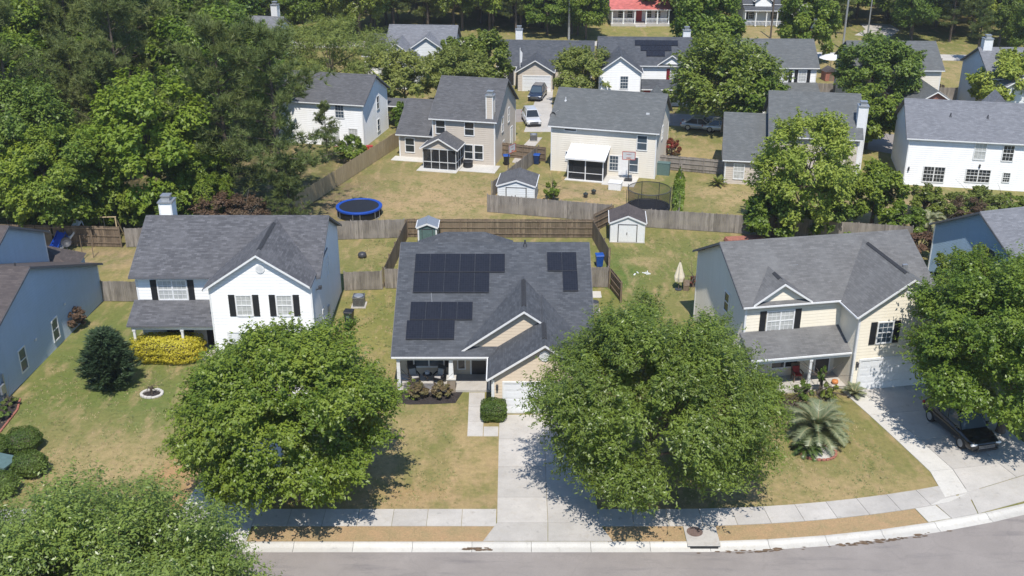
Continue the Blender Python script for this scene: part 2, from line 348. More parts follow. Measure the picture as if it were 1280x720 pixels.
# leaf-strewn verge between kerb and pavement
def verge_mat():
    m,nt,b=newmat('leaf_litter_verge'); b.inputs['Roughness'].default_value=.95; oc=objco(nt)
    f=noise(nt,1.2,4,oc,.7); g=noise(nt,22,3,oc,.75); h=noise(nt,9,4,oc,.7)
    a=mixc(nt,ramp(nt,f,.35,.65),(.33,.25,.125),(.42,.275,.145)); a=mixc(nt,ramp(nt,h,.5,.75),a,(.48,.31,.16))
    a=mixc(nt,1.0,a,mixc(nt,ramp(nt,g,.25,.75),[.6]*3,[1.35]*3),'MULTIPLY'); nt.links.new(a,b.inputs['Base Color']); bump(nt,b,g,.8,.04); return m
M['verge']=verge_mat()
def vstrip(x0,x1):
    n=max(2,int((x1-x0)/.9)); xs=[x0+(x1-x0)*i/n for i in range(n+1)]
    strip('verge',M['verge'],.02,1.30,.02,.02,xs)
vstrip(-13.6,-.9); vstrip(4.9,8.98); vstrip(10.72,22.0); vstrip(-60,-19.4)
def walk(x0,x1,mat=M['conc']):
    n=max(1,round((x1-x0)/1.78)); xs=[x0+(x1-x0)*i/n for i in range(n+1)]; mb=MB()
    for a,b in zip(xs[:-1],xs[1:]):
        b2=b-.022; P=[(*kerb_pt(a,1.32),.035),(*kerb_pt(b2,1.32),.035),(*kerb_pt(b2,2.82),.035),(*kerb_pt(a,2.82),.035)]
        mb.add(P+[(x,y,-.05) for x,y,z in P],[(0,1,2,3),(4,5,1,0),(5,6,2,1),(6,7,3,2),(7,4,0,3)])
    o=struct(mb.build('pavement',mat))
walk(-13.7,-.82); walk(4.6,24.95); walk(-60,-18.2)
def slabs(name,mat,quads,z=.04):
    mb=MB()
    for q in quads:
        c=Vector((sum(p[0] for p in q)/4,sum(p[1] for p in q)/4)); 
        P=[Vector(p[:2]) for p in q]; P=[p+(c-p).normalized()*.016 for p in P]
        P=[(p.x,p.y,z) for p in P]; mb.add(P+[(x,y,-.05) for x,y,_ in P],[(0,1,2,3),(4,5,1,0),(5,6,2,1),(6,7,3,2),(7,4,0,3)])
    # dark joint bed under the slabs
    return struct(mb.build(name,mat))
def grid_quads(L,Rr,nx):
    """L, Rr: left and right edge polylines with as many points"""
    out=[]
    for i in range(len(L)-1):
        for k in range(nx):
            a,b=k/nx,(k+1)/nx; f=lambda P,Q,t:(P[0]+(Q[0]-P[0])*t,P[1]+(Q[1]-P[1])*t)
            out.append([f(L[i],Rr[i],a),f(L[i],Rr[i],b),f(L[i+1],Rr[i+1],b),f(L[i+1],Rr[i+1],a)])
    return out
# the middle house's drive, two lanes of slabs; flared apron at the kerb
slabs('driveway',M['conc'],grid_quads([(-.78,58.0),(-.8,55.2),(-.8,52.2),(-.8,49.2),(-.8,46.9),(-1.5,45.34)],[(4.75,58.0),(4.7,55.2),(4.65,52.2),(4.6,49.2),(4.6,46.9),(5.2,45.34)],2))
slabs('path',M['conc'],grid_quads([(-2.78,60.8),(-2.75,59),(-2.72,57.2),(-2.7,55.5)],[(-1.75,60.8),(-1.75,59),(-1.75,57.2),(-1.75,55.5)],1)+[[(-1.73,55.5),(-.82,55.5),(-.82,56.6),(-1.73,56.6)]])
# left neighbour's drive
slabs('driveway',M['conc_pale'],grid_quads([(-18.6,64.9),(-16.8,60),(-15.9,55.8),(-16.9,53.2),(-17.5,50.5),(-18.0,47.5),(-19.2,45.34)],[(-13.5,64.9),(-12.9,60),(-12.8,55.8),(-13.2,53.2),(-13.4,50.5),(-13.7,47.5),(-13.7,45.34)],2),z=.043)
# right neighbour's drive, running down to the right with a paler edge strip
d=Vector((math.sin(R(14)),-math.cos(R(14))))
def rp(a,b): # a along the garage front, b down the drive
    o=Vector((22.35,61.2)); u=Vector((math.cos(R(10)),math.sin(R(10)))); dd=Vector((.235,-.972)); p=o+u*a+dd*b; return (p.x,p.y)
slabs('driveway',M['conc'],grid_quads([rp(.2,0),rp(.45,3.2),rp(.55,6.4),rp(.6,9.6),(25.2,49.7)],[rp(6.2,0),rp(6.3,3.2),rp(6.4,6.4),rp(6.5,9.6),(31.8,52.6)],2))
slabs('driveway',M['conc'],[[(25.2,49.66),(31.8,52.55),(33.2,50.9),kerb_pt(25.0,.03)],[kerb_pt(23.42,.03),kerb_pt(24.98,.03),(25.1,49.3),kerb_pt(23.36,1.33)]],.030)
slabs('path',M['conc_pale'],grid_quads([rp(-.95,0),rp(-.85,3.2),rp(-.8,6.4),rp(-.8,9.6),(23.75,49.2)],[rp(.19,0),rp(.44,3.2),rp(.54,6.4),rp(.59,9.6),(25.19,49.7)],1),.042)
slabs('path',M['conc_pale'],[[kerb_pt(22.05,.05),kerb_pt(23.4,.05),kerb_pt(23.3,1.3),kerb_pt(22.05,1.3)],[kerb_pt(22.95,1.34),kerb_pt(24.2,1.34),(25.1,49.55),(23.55,49.05)]],.041)
slabs('driveway',M['conc'],[[(24.5,48.9),(25.8,49.1),(26.0,50.2),(24.7,49.95)]],.024)
# back lanes seen between the houses
def lane(name,mat,L,Rr,z=.02): return slabs(name,mat,grid_quads(L,Rr,1),z)
lane('driveway',M['conc'],[G(655,165),G(668,128),G(678,108)],[G(690,165),G(690,128),G(692,108)],.03)
lane('path',M['conc'],[G(640,203),G(652,184),G(664,172)],[G(648,205),G(668,184),G(678,172)],.03)
lane('road',M['asphalt'],[G(560,158),G(690,150),G(840,157),G(1000,172),G(1130,195)],[G(560,140),G(690,135),G(840,142),G(1000,152),G(1130,170)],.015)
lane('road',M['conc'],[G(300,62),G(480,58),G(740,57),G(950,70),G(1280,78)],[G(300,53),G(480,51),G(740,51),G(950,64),G(1280,70)],.015)
lane('path',M['conc'],[G(1068,44),G(1082,37),G(1075,30)],[G(1110,48),G(1125,38),G(1112,30)],.03)
# kerb inlet
dr=empty('storm_drain',kerb_pt(9.85,.0),0,'concrete storm drain inlet with round manhole cover set in the kerb','drain')
mb=MB(); mb.box(-.85,.85,-.02,1.25,-.02,.075); mb.box(-.85,.85,-.42,-.02,.035,.075); mb.build('slab',M['conc'],dr,bevel=.02)
MB().box(-.72,.72,-.44,-.03,-.10,.033).build('opening',M['black'],dr)
mb=MB(); mb.lathe([(0,.08),(.40,.08),(.42,.076)],(-.32,.75,.005),24); mb.lathe([(.33,.092),(.36,.092)],(-.32,.75,0),24)
for i in range(6): mb.box(-.32-.25,-.32+.25,.75-.22+i*.085,.75-.2+i*.085,.086,.093)
mb.build('manhole_cover',plain('rusty_iron',(.16,.11,.09),.7,.3),dr)
# stains and debris on the kerb and the road edge
st=plain('wet_leaf_debris',(.13,.085,.05),.9,.4,5)
mb=MB()
for i in range(150):
    x=random.choice([random.gauss(20.3,1.1),random.gauss(18,.8),random.gauss(12.5,1.2),random.gauss(-1.9,.35)]); o=-.70+random.uniform(-.14,.10)*(1 if x>0 else .5)
    px,py=kerb_pt(x,o if x>0 else -.45+random.uniform(-.1,.1)); r=random.uniform(.04,.16); z=-.105 if x>0 else -.085; a0=random.random()*6
    mb.face([(px+r*1.6*math.cos(a0+t)*random.uniform(.6,1.1),py+r*.6*math.sin(a0+t)*random.uniform(.6,1.1),z+random.uniform(0,.008)) for t in (0,1.2,2.4,3.6,4.9)])
struct(mb.build('leaf_litter',st),'stuff')

# loose grass tufts and straw on the lawns (real blades, thin on the ground)
def tufts(seed,mat,dens):
    rng=np.random.default_rng(seed); out=[]
    for (x0,x1,y0,y1,h,k,cond) in [(-31.4,-19.6,48.3,66,.09,1,lambda x,y:(x>-32.4+(y-59.4)*.06)),(-12.2,-2.95,48.3,58.6,.08,1.1,lambda x,y:x<99),(5,22,48.4,58.2,.09,1,lambda x,y:(x<20.6+(60-y)*.22)&(y>np.array([ykerb(q)+2.95 for q in x]))),
        (-12.8,-7.9,62,87.8,.11,.8,lambda x,y:(y<76.6)|(y>78)),(8.5,21,75.5,88.5,.09,.8,lambda x,y:(y>88)|(x>11.8)|(y<86.5)),(-17.5,-2.6,89.5,105,.09,.5,lambda x,y:x>-19+(y-95)*.33),(.5,14.5,93.5,102,.09,.5,lambda x,y:x<99),(16,24,93,104,.09,.5,lambda x,y:x<99)]:
        n=int((x1-x0)*(y1-y0)*dens*k); cx=rng.uniform(x0,x1,n); cy=rng.uniform(y0,y1,n)
        w=np.sin(cx*1.3+seed)*np.sin(cy*1.1+2*seed)+.6*np.sin(cx*3.1+cy*2.3)+rng.normal(0,.6,n); ok=(w>.1)&cond(cx,cy); cx,cy=cx[ok],cy[ok]; m=5; n=len(cx)
        P=np.stack([np.repeat(cx,m)+rng.normal(0,.05,n*m),np.repeat(cy,m)+rng.normal(0,.05,n*m),np.zeros(n*m)],1); az=rng.uniform(0,6.28,n*m); hh=h*rng.uniform(.5,1.4,n*m)
        d=np.stack([np.cos(az)*hh*.9,np.sin(az)*hh*.9,hh*.7],1); s=np.stack([-np.sin(az),np.cos(az),np.zeros(n*m)],1)*.018*(h/.09)
        out.append(np.stack([P-s,P+d,P+s],1))
    co=np.concatenate(out); n=len(co); me=bpy.data.meshes.new('grass'); me.vertices.add(n*3); me.vertices.foreach_set('co',co.astype(np.float32).ravel()); me.loops.add(n*3); me.loops.foreach_set('vertex_index',np.arange(n*3,dtype=np.int32)); me.polygons.add(n); me.polygons.foreach_set('loop_start',np.arange(0,n*3,3,dtype=np.int32)); me.update(calc_edges=True); me.materials.append(mat)
    o=bpy.data.objects.new('grass',me); COL.objects.link(o); struct(o,'stuff')
tufts(1,plain('grass_blades',(.17,.20,.065),.9,.35,.7),16); tufts(2,plain('straw_blades',(.37,.29,.15),.9,.25,.7),7)
# ------------------------------------------------------------------ house builder
class House:
    def __init__(s,label,loc,yaw,wall,roof,trim='white_trim',group=None,cat='house',name='house'):
        s.root=empty(name,(loc[0],loc[1],0),R(yaw),label,cat,group); s.wm,s.rm,s.tm=wall,roof,trim
        s.W=MB(); s.Rf=MB(); s.T=[]; s.E=[]; s.C=[]; s.RV=[]; s.dark_eaves=False; s.extra=[]; s.n=0
    def P(s,axis): return (lambda a,b,z:(a,b,z)) if axis=='x' else (lambda a,b,z:(b,a,z))
    def wall_gable(s,x0,x1,y0,y1,zw,sl,axis='x',W=None):
        P=s.P(axis); a0,a1,b0,b1=(x0,x1,y0,y1) if axis=='x' else (y0,y1,x0,x1); m=(b0+b1)/2; zr=zw+sl*(m-b0)
        pr=[P(a0,b,z) for b,z in ((b0,-.1),(b1,-.1),(b1,zw),(m,zr),(b0,zw))]; d=Vector(P(a1,0,0))-Vector(P(a0,0,0))
        (W or s.W).prism(pr,d); return zr
    def corners(s,x0,x1,y0,y1,zw,w=.1,only=None):
        for i,(x,y) in enumerate(((x0,y0),(x1,y0),(x0,y1),(x1,y1))):
            if only and i not in only: continue
            q=MB(); s.C.append(q); q.box(x-.025 if x==x0 else x-w,x+w if x==x0 else x+.025,y-.025 if y==y0 else y-w,y+w if y==y0 else y+.025,-.05,zw-.02)
    def roof_gable(s,x0,x1,y0,y1,zw,sl,axis='x',oe=.3,orr=.3,t=.13,ends=(1,1),eaves=(1,1),cap=True,Rf=None,oe2=None,vent=None):
        P=s.P(axis); a0,a1,b0,b1=(x0,x1,y0,y1) if axis=='x' else (y0,y1,x0,x1); m=(b0+b1)/2; zr=zw+sl*(m-b0)
        a0-=orr*ends[0]; a1+=orr*ends[1]; L=.03; o2=oe if oe2 is None else oe2; e0,e1=b0-oe,b1+o2; ze=zw-sl*oe; ze1=zw-sl*o2; K=(Rf or s.Rf)
        V=[]
        for a in (a0,a1): V+=[P(a,e0,ze+L),P(a,m,zr+L),P(a,e1,ze1+L),P(a,e1,ze1+L+t),P(a,m,zr+L+t),P(a,e0,ze+L+t)]
        K.add(V,[(0,1,7,6),(1,2,8,7),(3,4,10,9),(4,5,11,10),(5,0,6,11),(2,3,9,8),(0,1,4,5),(1,2,3,4),(6,7,10,11),(7,8,9,10)])
        if cap:
            w=.17; V=[]
            for a in (a0-.01,a1+.01): V+=[P(a,m-w,zr+L+t-sl*w+.012),P(a,m,zr+L+t+.03),P(a,m+w,zr+L+t-sl*w+.012)]
            K.add(V,[(0,1,4,3),(1,2,5,4)])
        T=s.T if axis=='y' else s.E; fh=.15
        for i,a in enumerate((a0,a1)):
            if not ends[i]: continue
            aa,ab=(a-.035,a-.002) if i==0 else (a+.002,a+.035)
            for be,zz in ((e0,ze),(e1,ze1)):
                pr=[P(aa,be,zz+L+t-.025),P(aa,m,zr+L+t-.025),P(aa,m,zr+L+t-.025-fh),P(aa,be,zz+L+t-.025-fh)]
                d=Vector(P(ab,0,0))-Vector(P(aa,0,0)); q=MB(); T.append(q); q.prism(pr,d)
        for i,be in enumerate((e0,e1)):
            if not eaves[i]: continue
            q0,q1=(be-.07,be-.002) if i==0 else (be+.002,be+.07)
            u=(P(a0,q0,0),P(a1,q1,0)); xs=sorted((u[0][0],u[1][0])); ys=sorted((u[0][1],u[1][1]))
            zz=ze if i==0 else ze1
            q=MB(); (s.E if s.dark_eaves else s.T).append(q); q.box(xs[0],xs[1],ys[0],ys[1],zz+L-.0,zz+L+t-.03)
        if vent:
            q=MB(); v0,v1=vent; w=.15
            V=[]
            for a in (v0,v1): V+=[P(a,m-w,zr+L+t-sl*w+.015),P(a,m-w,zr+L+t-sl*w+.06),P(a,m,zr+L+t+.075),P(a,m+w,zr+L+t-sl*w+.06),P(a,m+w,zr+L+t-sl*w+.015)]
            q.add(V,[(0,1,6,5),(1,2,7,6),(2,3,8,7),(3,4,9,8),(0,1,2,3,4),(5,6,7,8,9)]); s.RV.append(q)
        return zr
    def block(s,x0,x1,y0,y1,zw,sl,axis='x',only=None,**k):
        s.wall_gable(x0,x1,y0,y1,zw,sl,axis); s.corners(x0,x1,y0,y1,zw,only=only); return s.roof_gable(x0,x1,y0,y1,zw,sl,axis,**k)
    def shed(s,x0,x1,yt,zt,yl,zl,t=.12,Rf=None):
        K=Rf or s.Rf; K.prism([(x0,yl,zl),(x0,yt,zt),(x0,yt,zt+t),(x0,yl,zl+t)],(x1-x0,0,0))
        sg=-1 if yl<yt else 1
        a,b=sorted((yl+sg*.002,yl+sg*.09)); q=MB(); (s.E if s.dark_eaves else s.T).append(q); q.box(x0,x1,a,b,zl+.0,zl+t-.02)
        for xx in (x0-.03,x1+.002): q=MB(); s.E.append(q); q.prism([(xx,yl,zl+t-.02),(xx,yt,zt+t-.02),(xx,yt,zt+t-.16),(xx,yl,zl+t-.16)],(.028,0,0))
    def fb(s,mb,face,pl,u0,u1,d0,d1,z0,z1):
        if face=='f': mb.box(u0,u1,pl-d1,pl-d0,z0,z1)
        elif face=='b': mb.box(u0,u1,pl+d0,pl+d1,z0,z1)
        elif face=='l': mb.box(pl-d1,pl-d0,u0,u1,z0,z1)
        else: mb.box(pl+d0,pl+d1,u0,u1,z0,z1)
    def window(s,face,pl,u,z,w,h,units=1,shut=None,grid=True,pane='glass',fr='white_trim',sw=.42):
        F=MB(); c=.085
        u0,u1,z0,z1=u-w/2,u+w/2,z-h/2,z+h/2
        for a in ((u0-c,u0,z0-c,z1+c),(u1,u1+c,z0-c,z1+c),(u0,u1,z0-c*1.2,z0),(u0,u1,z1,z1+c)): s.fb(F,face,pl,a[0],a[1],.004,.06,a[2],a[3])
        uw=w/units
        for k in range(units):
            a,b=u0+k*uw,u0+(k+1)*uw
            if k: s.fb(F,face,pl,a-.05,a+.05,.006,.055,z0,z1)
            s.fb(F,face,pl,a,b,.007,.05,z-.03,z+.03)
            if grid:
                for j in (1,2): s.fb(F,face,pl,a+uw*j/3-.011,a+uw*j/3+.011,.008,.036,z0,z1)
                for zz in ((z0+z)/2,(z+z1)/2): s.fb(F,face,pl,a,b,.009,.034,zz-.011,zz+.011)
        o=F.build('window',M[fr],s.root)
        p=MB(); s.fb(p,face,pl,u0+.002,u1-.002,.002,.018,z0+.002,z1-.002); p.build('pane',M[pane],o)
        if shut:
            for sg in (-1,1):
                q=MB(); a=(u0-c-.03-sw) if sg<0 else (u1+c+.03)
                s.fb(q,face,pl,a,a+sw,.005,.045,z0-c,z1+c)
                for i in range(int(h/.09)): s.fb(q,face,pl,a+.05,a+sw-.05,.045,.058,z0+i*.09,z0+i*.09+.05)
                q.build('shutter',M[shut],o)
        return o
    def door(s,face,pl,u,w=.95,h=2.05,mat='door_dark',z0=.15,name='door'):
        F=MB()
        for a in ((u-w/2-.1,u-w/2,z0,z0+h+.1),(u+w/2,u+w/2+.1,z0,z0+h+.1),(u-w/2,u+w/2,z0+h,z0+h+.1)): s.fb(F,face,pl,a[0],a[1],.004,.055,a[2],a[3])
        D=MB(); s.fb(D,face,pl,u-w/2,u+w/2,.002,.03,z0,z0+h)
        for zz,hh in ((.25,.6),(1.0,.8)): s.fb(D,face,pl,u-w*.32,u+w*.32,.03,.042,z0+zz,z0+zz+hh)
        o=D.build(name,M[mat],s.root); F.build('frame',M['white_trim'],o); return o
    def garage(s,face,pl,u,w,h=2.15,z0=.02):
        F=MB()
        for a in ((u-w/2-.12,u-w/2,z0,z0+h+.14),(u+w/2,u+w/2+.12,z0,z0+h+.14),(u-w/2,u+w/2,z0+h+.0,z0+h+.14)): s.fb(F,face,pl,a[0],a[1],.004,.07,a[2],a[3])
        # the door leaf sits back in a dark reveal
        D=MB(); n=4; ph=h/n
        for i in range(n):
            s.fb(D,face,pl,u-w/2,u+w/2,.002,.022,z0+i*ph+.008,z0+(i+1)*ph-.008)
            for j in range(8): 
                a=u-w/2+w*j/8; s.fb(D,face,pl,a+.08,a+w/8-.08,.022,.032,z0+i*ph+.09,z0+(i+1)*ph-.09)
        o=D.build('garage_door',M['garage'],s.root); F.build('frame',M['white_trim'],o); return o
    def chimney(s,x0,x1,y0,y1,z0,z1,mat=None):
        mb=MB(); mb.box(x0,x1,y0,y1,z0,z1)
        o=mb.build('chimney',M[mat or s.wm],s.root); cp=MB(); cp.box(x0-.08,x1+.08,y0-.08,y1+.08,z1+.002,z1+.1)
        cx,cy=(x0+x1)/2,(y0+y1)/2; cp.box(cx-.28,cx+.28,cy-.28,cy+.28,z1+.102,z1+.42); cp.box(cx-.34,cx+.34,cy-.34,cy+.34,z1+.423,z1+.5)
        cp.build('chimney_cap',M['metal'],o)
        t=MB()
        for a,b in ((x0,y0),(x1,y0),(x0,y1),(x1,y1)): t.box(a-.02 if a==x0 else a-.09,a+.09 if a==x0 else a+.02,b-.02 if b==y0 else b-.09,b+.09 if b==y0 else b+.02,z0,z1-.01)
        t.build('trim',M[s.tm],o)
    def post(s,x,y,z0,z1,w=.16,mat=None):
        mb=MB(); mb.box(x-w/2,x+w/2,y-w/2,y+w/2,z0,z1); mb.box(x-w*.75,x+w*.75,y-w*.75,y+w*.75,z0-.001,z0+.16); mb.box(x-w*.7,x+w*.7,y-w*.7,y+w*.7,z1-.12,z1+.001)
        return mb.build('post',M[mat or s.tm],s.root)
    def vents(s,pts,mat='metal_dark'):
        """low roof vents and pipe stacks at points (x,y,z)"""
        for i,(x,y,z,k) in enumerate(pts):
            mb=MB()
            if k=='pipe': mb.tube((x,y,z-.2),(x,y,z+.38),.06); mb.lathe([(.2,-.1),(.08,.12)],(x,y,z),10)
            else: mb.box(x-.17,x+.17,y-.1,y+.1,z-.3,z+.05)
            mb.build('roof_vent',M[mat],s.root)
    def disc_vent(s,x,pl,z,r=.33):
        mb=MB(); n=28
        ring=[(x+r*math.cos(t),pl-.004,z+r*math.sin(t)) for t in [2*math.pi*i/n for i in range(n)]]; mb.prism(ring,(0,-.05,0))
        o=mb.build('gable_vent',M['white_trim'],s.root); q=MB()
        for i in range(5):
            zz=z-.2+i*.09; hw=math.sqrt(max(0,(r*.75)**2-(zz-z)**2)); q.box(x-hw,x+hw,pl-.066,pl-.055,zz,zz+.03)
        q.build('louvre',M['grey_trim'],o)
    def light(s,face,pl,u,z):
        mb=MB(); s.fb(mb,face,pl,u-.07,u+.07,.01,.03,z-.22,z+.18); s.fb(mb,face,pl,u-.06,u+.06,.04,.17,z-.16,z+.1); s.fb(mb,face,pl,u-.08,u+.08,.03,.19,z+.1,z+.15); mb.build('wall_lamp',M['metal_dark'],s.root)
    def downpipe(s,x,y,z0,z1):
        mb=MB(); mb.box(x-.045,x+.045,y-.06,y,z0,z1); mb.build('downpipe',M['white_trim'],s.root)
    def finish(s):
        if s.W.v: w=s.W.build('wall',M[s.wm],s.root)
        for q in s.C: q.build('corner_board',M[s.tm],w)
        if s.Rf.v: r=s.Rf.build('roof',M[s.rm],s.root)
        for q in s.T: q.build('fascia',M[s.tm],r)
        for q in s.E: q.build('drip_edge',M['drip'],r)
        for q in s.RV: q.build('ridge_vent',M['vent_strip'],r)
        return s.root

# ------------------------------------------------------------------ the middle house with the solar panels (local = world - (-1.2,60.9))
OX,OY=-1.2,60.95
hm=House('tan single-storey house with a charcoal roof covered in black solar panels',(OX,OY),0,'sid_tan','sh_main')
L=lambda x,y:(x-OX,y-OY)
SL=.516; yE0,yE1=0.1,16.75; ZW=2.62; YR=(yE0+yE1)/2; ZR=ZW+SL*(YR-yE0)
xa,xb=-6.3,6.35
hm.roof_gable(xa,xb,yE0,yE1,ZW,SL,oe=.25,orr=.2)
# walls set back under the porch: side gables as wider prisms, front wall 2 m behind the eave
hm.W.prism([(xa,2.1,-.1),(xa,yE1,-.1),(xa,yE1,ZW),(xa,YR,ZR),(xa,2.1,ZW+SL*(2.1-yE0))],(xb-xa,0,0))
hm.corners(xa,xb,2.1,yE1,ZW,only=(0,2,3))
# porch gable returns
for x in (xa+.02,):
    hm.W.prism([(x,yE0+.05,ZW-.35),(x,2.1,ZW-.35),(x,2.1,ZW+SL*2.0),(x,yE0+.05,ZW)],(.12,0,0))
# wide decorative gable on the front slope
gx0,gx1=-2.15,6.05; gy=.55; gs=.70
hm.W.prism([(gx0+.12,gy,ZW+.1),(gx1-.1,gy,ZW+.1),((gx0+gx1)/2,gy,ZW+.1+gs*(gx1-gx0-.22)/2)],(0,5.8,0))
hm.roof_gable(gx0+.12,gx1-.1,gy,gy+5.9,ZW+.1,gs,'y',oe=.12,orr=.3,ends=(1,0),eaves=(0,0),vent=(gy+.5,gy+4.6))
# garage wing
wx0,wx1=-.05,6.45; wy=-2.75
hm.wall_gable(wx0,wx1,wy,3,2.62,.665,'y'); hm.corners(wx0,wx1,wy,3,2.62,only=(0,1))
hm.roof_gable(wx0,wx1,wy,5.2,2.62,.665,'y',oe=.28,oe2=.02,orr=.28,ends=(1,0),vent=(wy+.6,gy-.5))
hm.disc_vent((wx0+wx1)/2,wy,4.05,.34)
hm.garage('f',wy,(wx0+wx1)/2,4.95,2.15); hm.light('f',wy,.28,1.9)
hm.downpipe(wx0+.12,wy-.03,0,2.45); hm.downpipe(-.28,.0,0.2,2.4)
# porch: floor, beam, column with a stone base, front wall openings
mb=MB(); mb.box(-6.25,-.1,-.05,2.08,-.05,.16); mb.build('porch_floor',M['conc'],hm.root)
mb=MB(); mb.box(-6.2,-.1,.03,.2,2.28,2.58); mb.build('porch_beam',M['white_trim'],hm.root)
mb=MB()
for x0,w in ((-2.72,.34),): mb.prism([(x0-w/2,.0,.95),(x0+w/2,.0,.95),(x0+w*.36,.03,2.28),(x0-w*.36,.03,2.28)],(0,.26,0))
cpo=mb.build('porch_column',M['white_trim'],hm.root)
mb=MB(); mb.box(-2.99,-2.45,-.14,.4,0,.93); mb.build('stone_base',M['stone'],cpo); MB().box(-3.03,-2.41,-.18,.44,.932,1.0).build('cap',M['conc_pale'],cpo)
mb=MB(); mb.box(-6.2,-5.98,.0,.22,.0,2.28); mb.build('porch_column',M['white_trim'],hm.root)
mb=MB()
mb.box(-6.2,-3.2,-.02,.02,.16,.2)
hm.window('f',2.1,-4.3,1.45,1.9,1.35,units=2,grid=False,pane='glass_sky',shut='shutter',sw=.38)
hm.door('f',2.1,-1.0,.95,2.05,'door_dark'); hm.window('f',2.1,-2.15,1.35,.42,1.5,grid=False,pane='glass')
# patio hip roof at the back
K=MB(); hx0,hx1,hy0,hy1=-6.4,1.3,16.9,20.4; ax=(hx0+hx1)/2
K.add([(hx0,hy0,2.5),(hx1,hy0,2.5),(hx1,hy1,2.5),(hx0,hy1,2.5),(ax-1.6,18.6,3.95),(ax+1.6,18.6,3.95)],[(0,1,5,4),(1,2,5),(2,3,4,5),(3,0,4),(0,3,2,1)]); K.build('patio_roof',M['sh_main'],hm.root)
for x in (hx0+.3,hx1-.3): hm.post(x,hy1-.3,0,2.5)
hm.vents([(2.1,YR-.25,ZR+.05,'pipe'),(5.6,10.6,ZR-1.1,'box')])
# solar panels: rows down the slope (u from the left edge, y of the lower edge)
def solar(x,y0,w=.985,l=1.42):
    z0=ZW+SL*(y0-yE0)+.24; c=1/math.sqrt(1+SL*SL)
    y1=y0+l*1.0; z1=z0+SL*(y1-y0)
    mb=MB(); mb.prism([(x,y0,z0),(x,y1,z1),(x,y1-.02*SL,z1+.04),(x,y0-.02*SL,z0+.04)],(w-.022,0,0))
    o=mb.build('solar_panel',M['solar'],hm.root)
    fr=MB(); e=.018
    fr.prism([(x,y0-.028,z0-.03),(x,y0-.004,z0-.02),(x,y0-.03,z0+.042),(x,y0-.05,z0+.032)],(w-.02,0,0)); fr.build('frame',M['metal_dark'],o)
PY=lambda py,zoff=0: None
def slope_y(py):
    """local y where the sight line of photograph row py meets the front slope"""
    lo,hi=0,9
    p=R(PITCH); v=-(py-360)/FPX; k=(math.sin(p)-v*math.cos(p))/(math.cos(p)+v*math.sin(p))
    for _ in range(40):
        m=(lo+hi)/2; z=ZW+SL*(m-yE0)+.2
        if CAM_H-k*(m+OY)>z: lo=m
        else: hi=m
    return lo
def slope_x(px,py):
    y=slope_y(py); z=ZW+SL*(y-yE0)+.2; p=R(PITCH); Y=y+OY; Z=z-CAM_H
    return (px-640)/FPX*(Y*math.cos(p)-Z*math.sin(p))-OX
for n,(px0,px1),(pt,pb) in ((6,(519,631.5),(318,340.5)),(5,(517,612),(341.5,366)),(4,(513,591),(378,400)),(3,(508,568.5),(401,424.5)),(2,(684,721),(316,339)),(1,(703.5,722.5),(339.5,364))):
    yb,yt=slope_y(pb),slope_y(pt); xl=slope_x(px0,(pt+pb)/2); xr=slope_x(px1,(pt+pb)/2); w=(xr-xl)/n
    for i in range(n): solar(xl+i*w,yb,w,yt-yb-.03)
mb=MB()
for (a,b) in (((539,366),(540,378)),((540,378),(541,392))):
    pa,pb_=[(slope_x(*q),slope_y(q[1])) for q in (a,b)]
    mb.tube((pa[0],pa[1],ZW+SL*(pa[1]-yE0)+.21),(pb_[0],pb_[1],ZW+SL*(pb_[1]-yE0)+.21),.018,n=6)
mb.build('cable_conduit',M['metal'],hm.root)
hm.finish()

# ------------------------------------------------------------------ two-storey neighbours: same plan, own trim
def house_L(label,loc,yaw,wall,roof,W2,wing0,wing1,proj,depth=9.3,dormer=False,chim=None,dark=False,oe=.3,zw=5.55,sl=.51,porch_wall=None):
    h=House(label,loc,yaw,wall,roof)
    h.dark_eaves=dark; h.block(-W2,W2,0,depth,zw,sl,only=(0,2,3),oe=oe)
    wsl=.667; h.wall_gable(wing0,wing1,-proj,depth/2,zw-.02,wsl,'y'); h.corners(wing0,wing1,-proj,1,zw,only=(0,1))
    h.roof_gable(wing0,wing1,-proj,depth/2-.1,zw-.02,wsl,'y',oe2=-.03,ends=(1,0),vent=(-proj+.7,depth/2-1.2))
    # porch
    h.shed(-W2-.25,wing0-.03,-.003,3.5,-2.15,2.58)
    mb=MB(); mb.box(-W2,wing0-.02,-2.1,-.02,-.05,.15); mb.build('porch_floor',M['conc'],h.root)
    mb=MB(); mb.box(-W2,wing0-.02,-2.08,-1.92,2.32,2.57); mb.build('porch_beam',M['white_trim'],h.root)
    for x in (-W2+.15,(-W2+wing0)/2+.6): h.post(x,-2.0,.15,2.32)
    return h
hl=house_L('white two-storey house with black shutters and a grey-brown roof',(-19.55,67.4),0,'sid_white','sh_left',6.2,-.6,6.22,2.2,dark=True,oe=.42)
hl.window('f',0,-3.75,4.35,1.9,1.35,units=2,shut='shutter',pane='blind')
for x in (1.65,4.35): hl.window('f',-2.2,x,4.2,.95,1.4,shut='shutter',pane='blind')
hl.disc_vent(2.95,-2.2,6.85,.3); hl.garage('f',-2.2,2.85,4.9,2.15)
hl.window('f',0,-3.6,1.5,1.9,1.4,units=2,pane='glass',grid=False); hl.door('f',0,-1.3,.95,2.05,'door_dark')
hl.window('r',6.2,4.2,4.4,.8,1.3,pane='glass_sky',grid=False); hl.window('r',6.2,1.4,1.6,.7,1.3,pane='glass_sky',grid=False)
hl.chimney(-5.55,-4.65,4.75,5.75,6.6,8.95)
mb=MB(); mb.tube((6.2,-.6,4.6),(6.5,-.6,4.75),.05); mb.box(6.4,6.6,-.75,-.45,4.7,4.9); mb.build('flood_lamp',M['metal_dark'],hl.root)
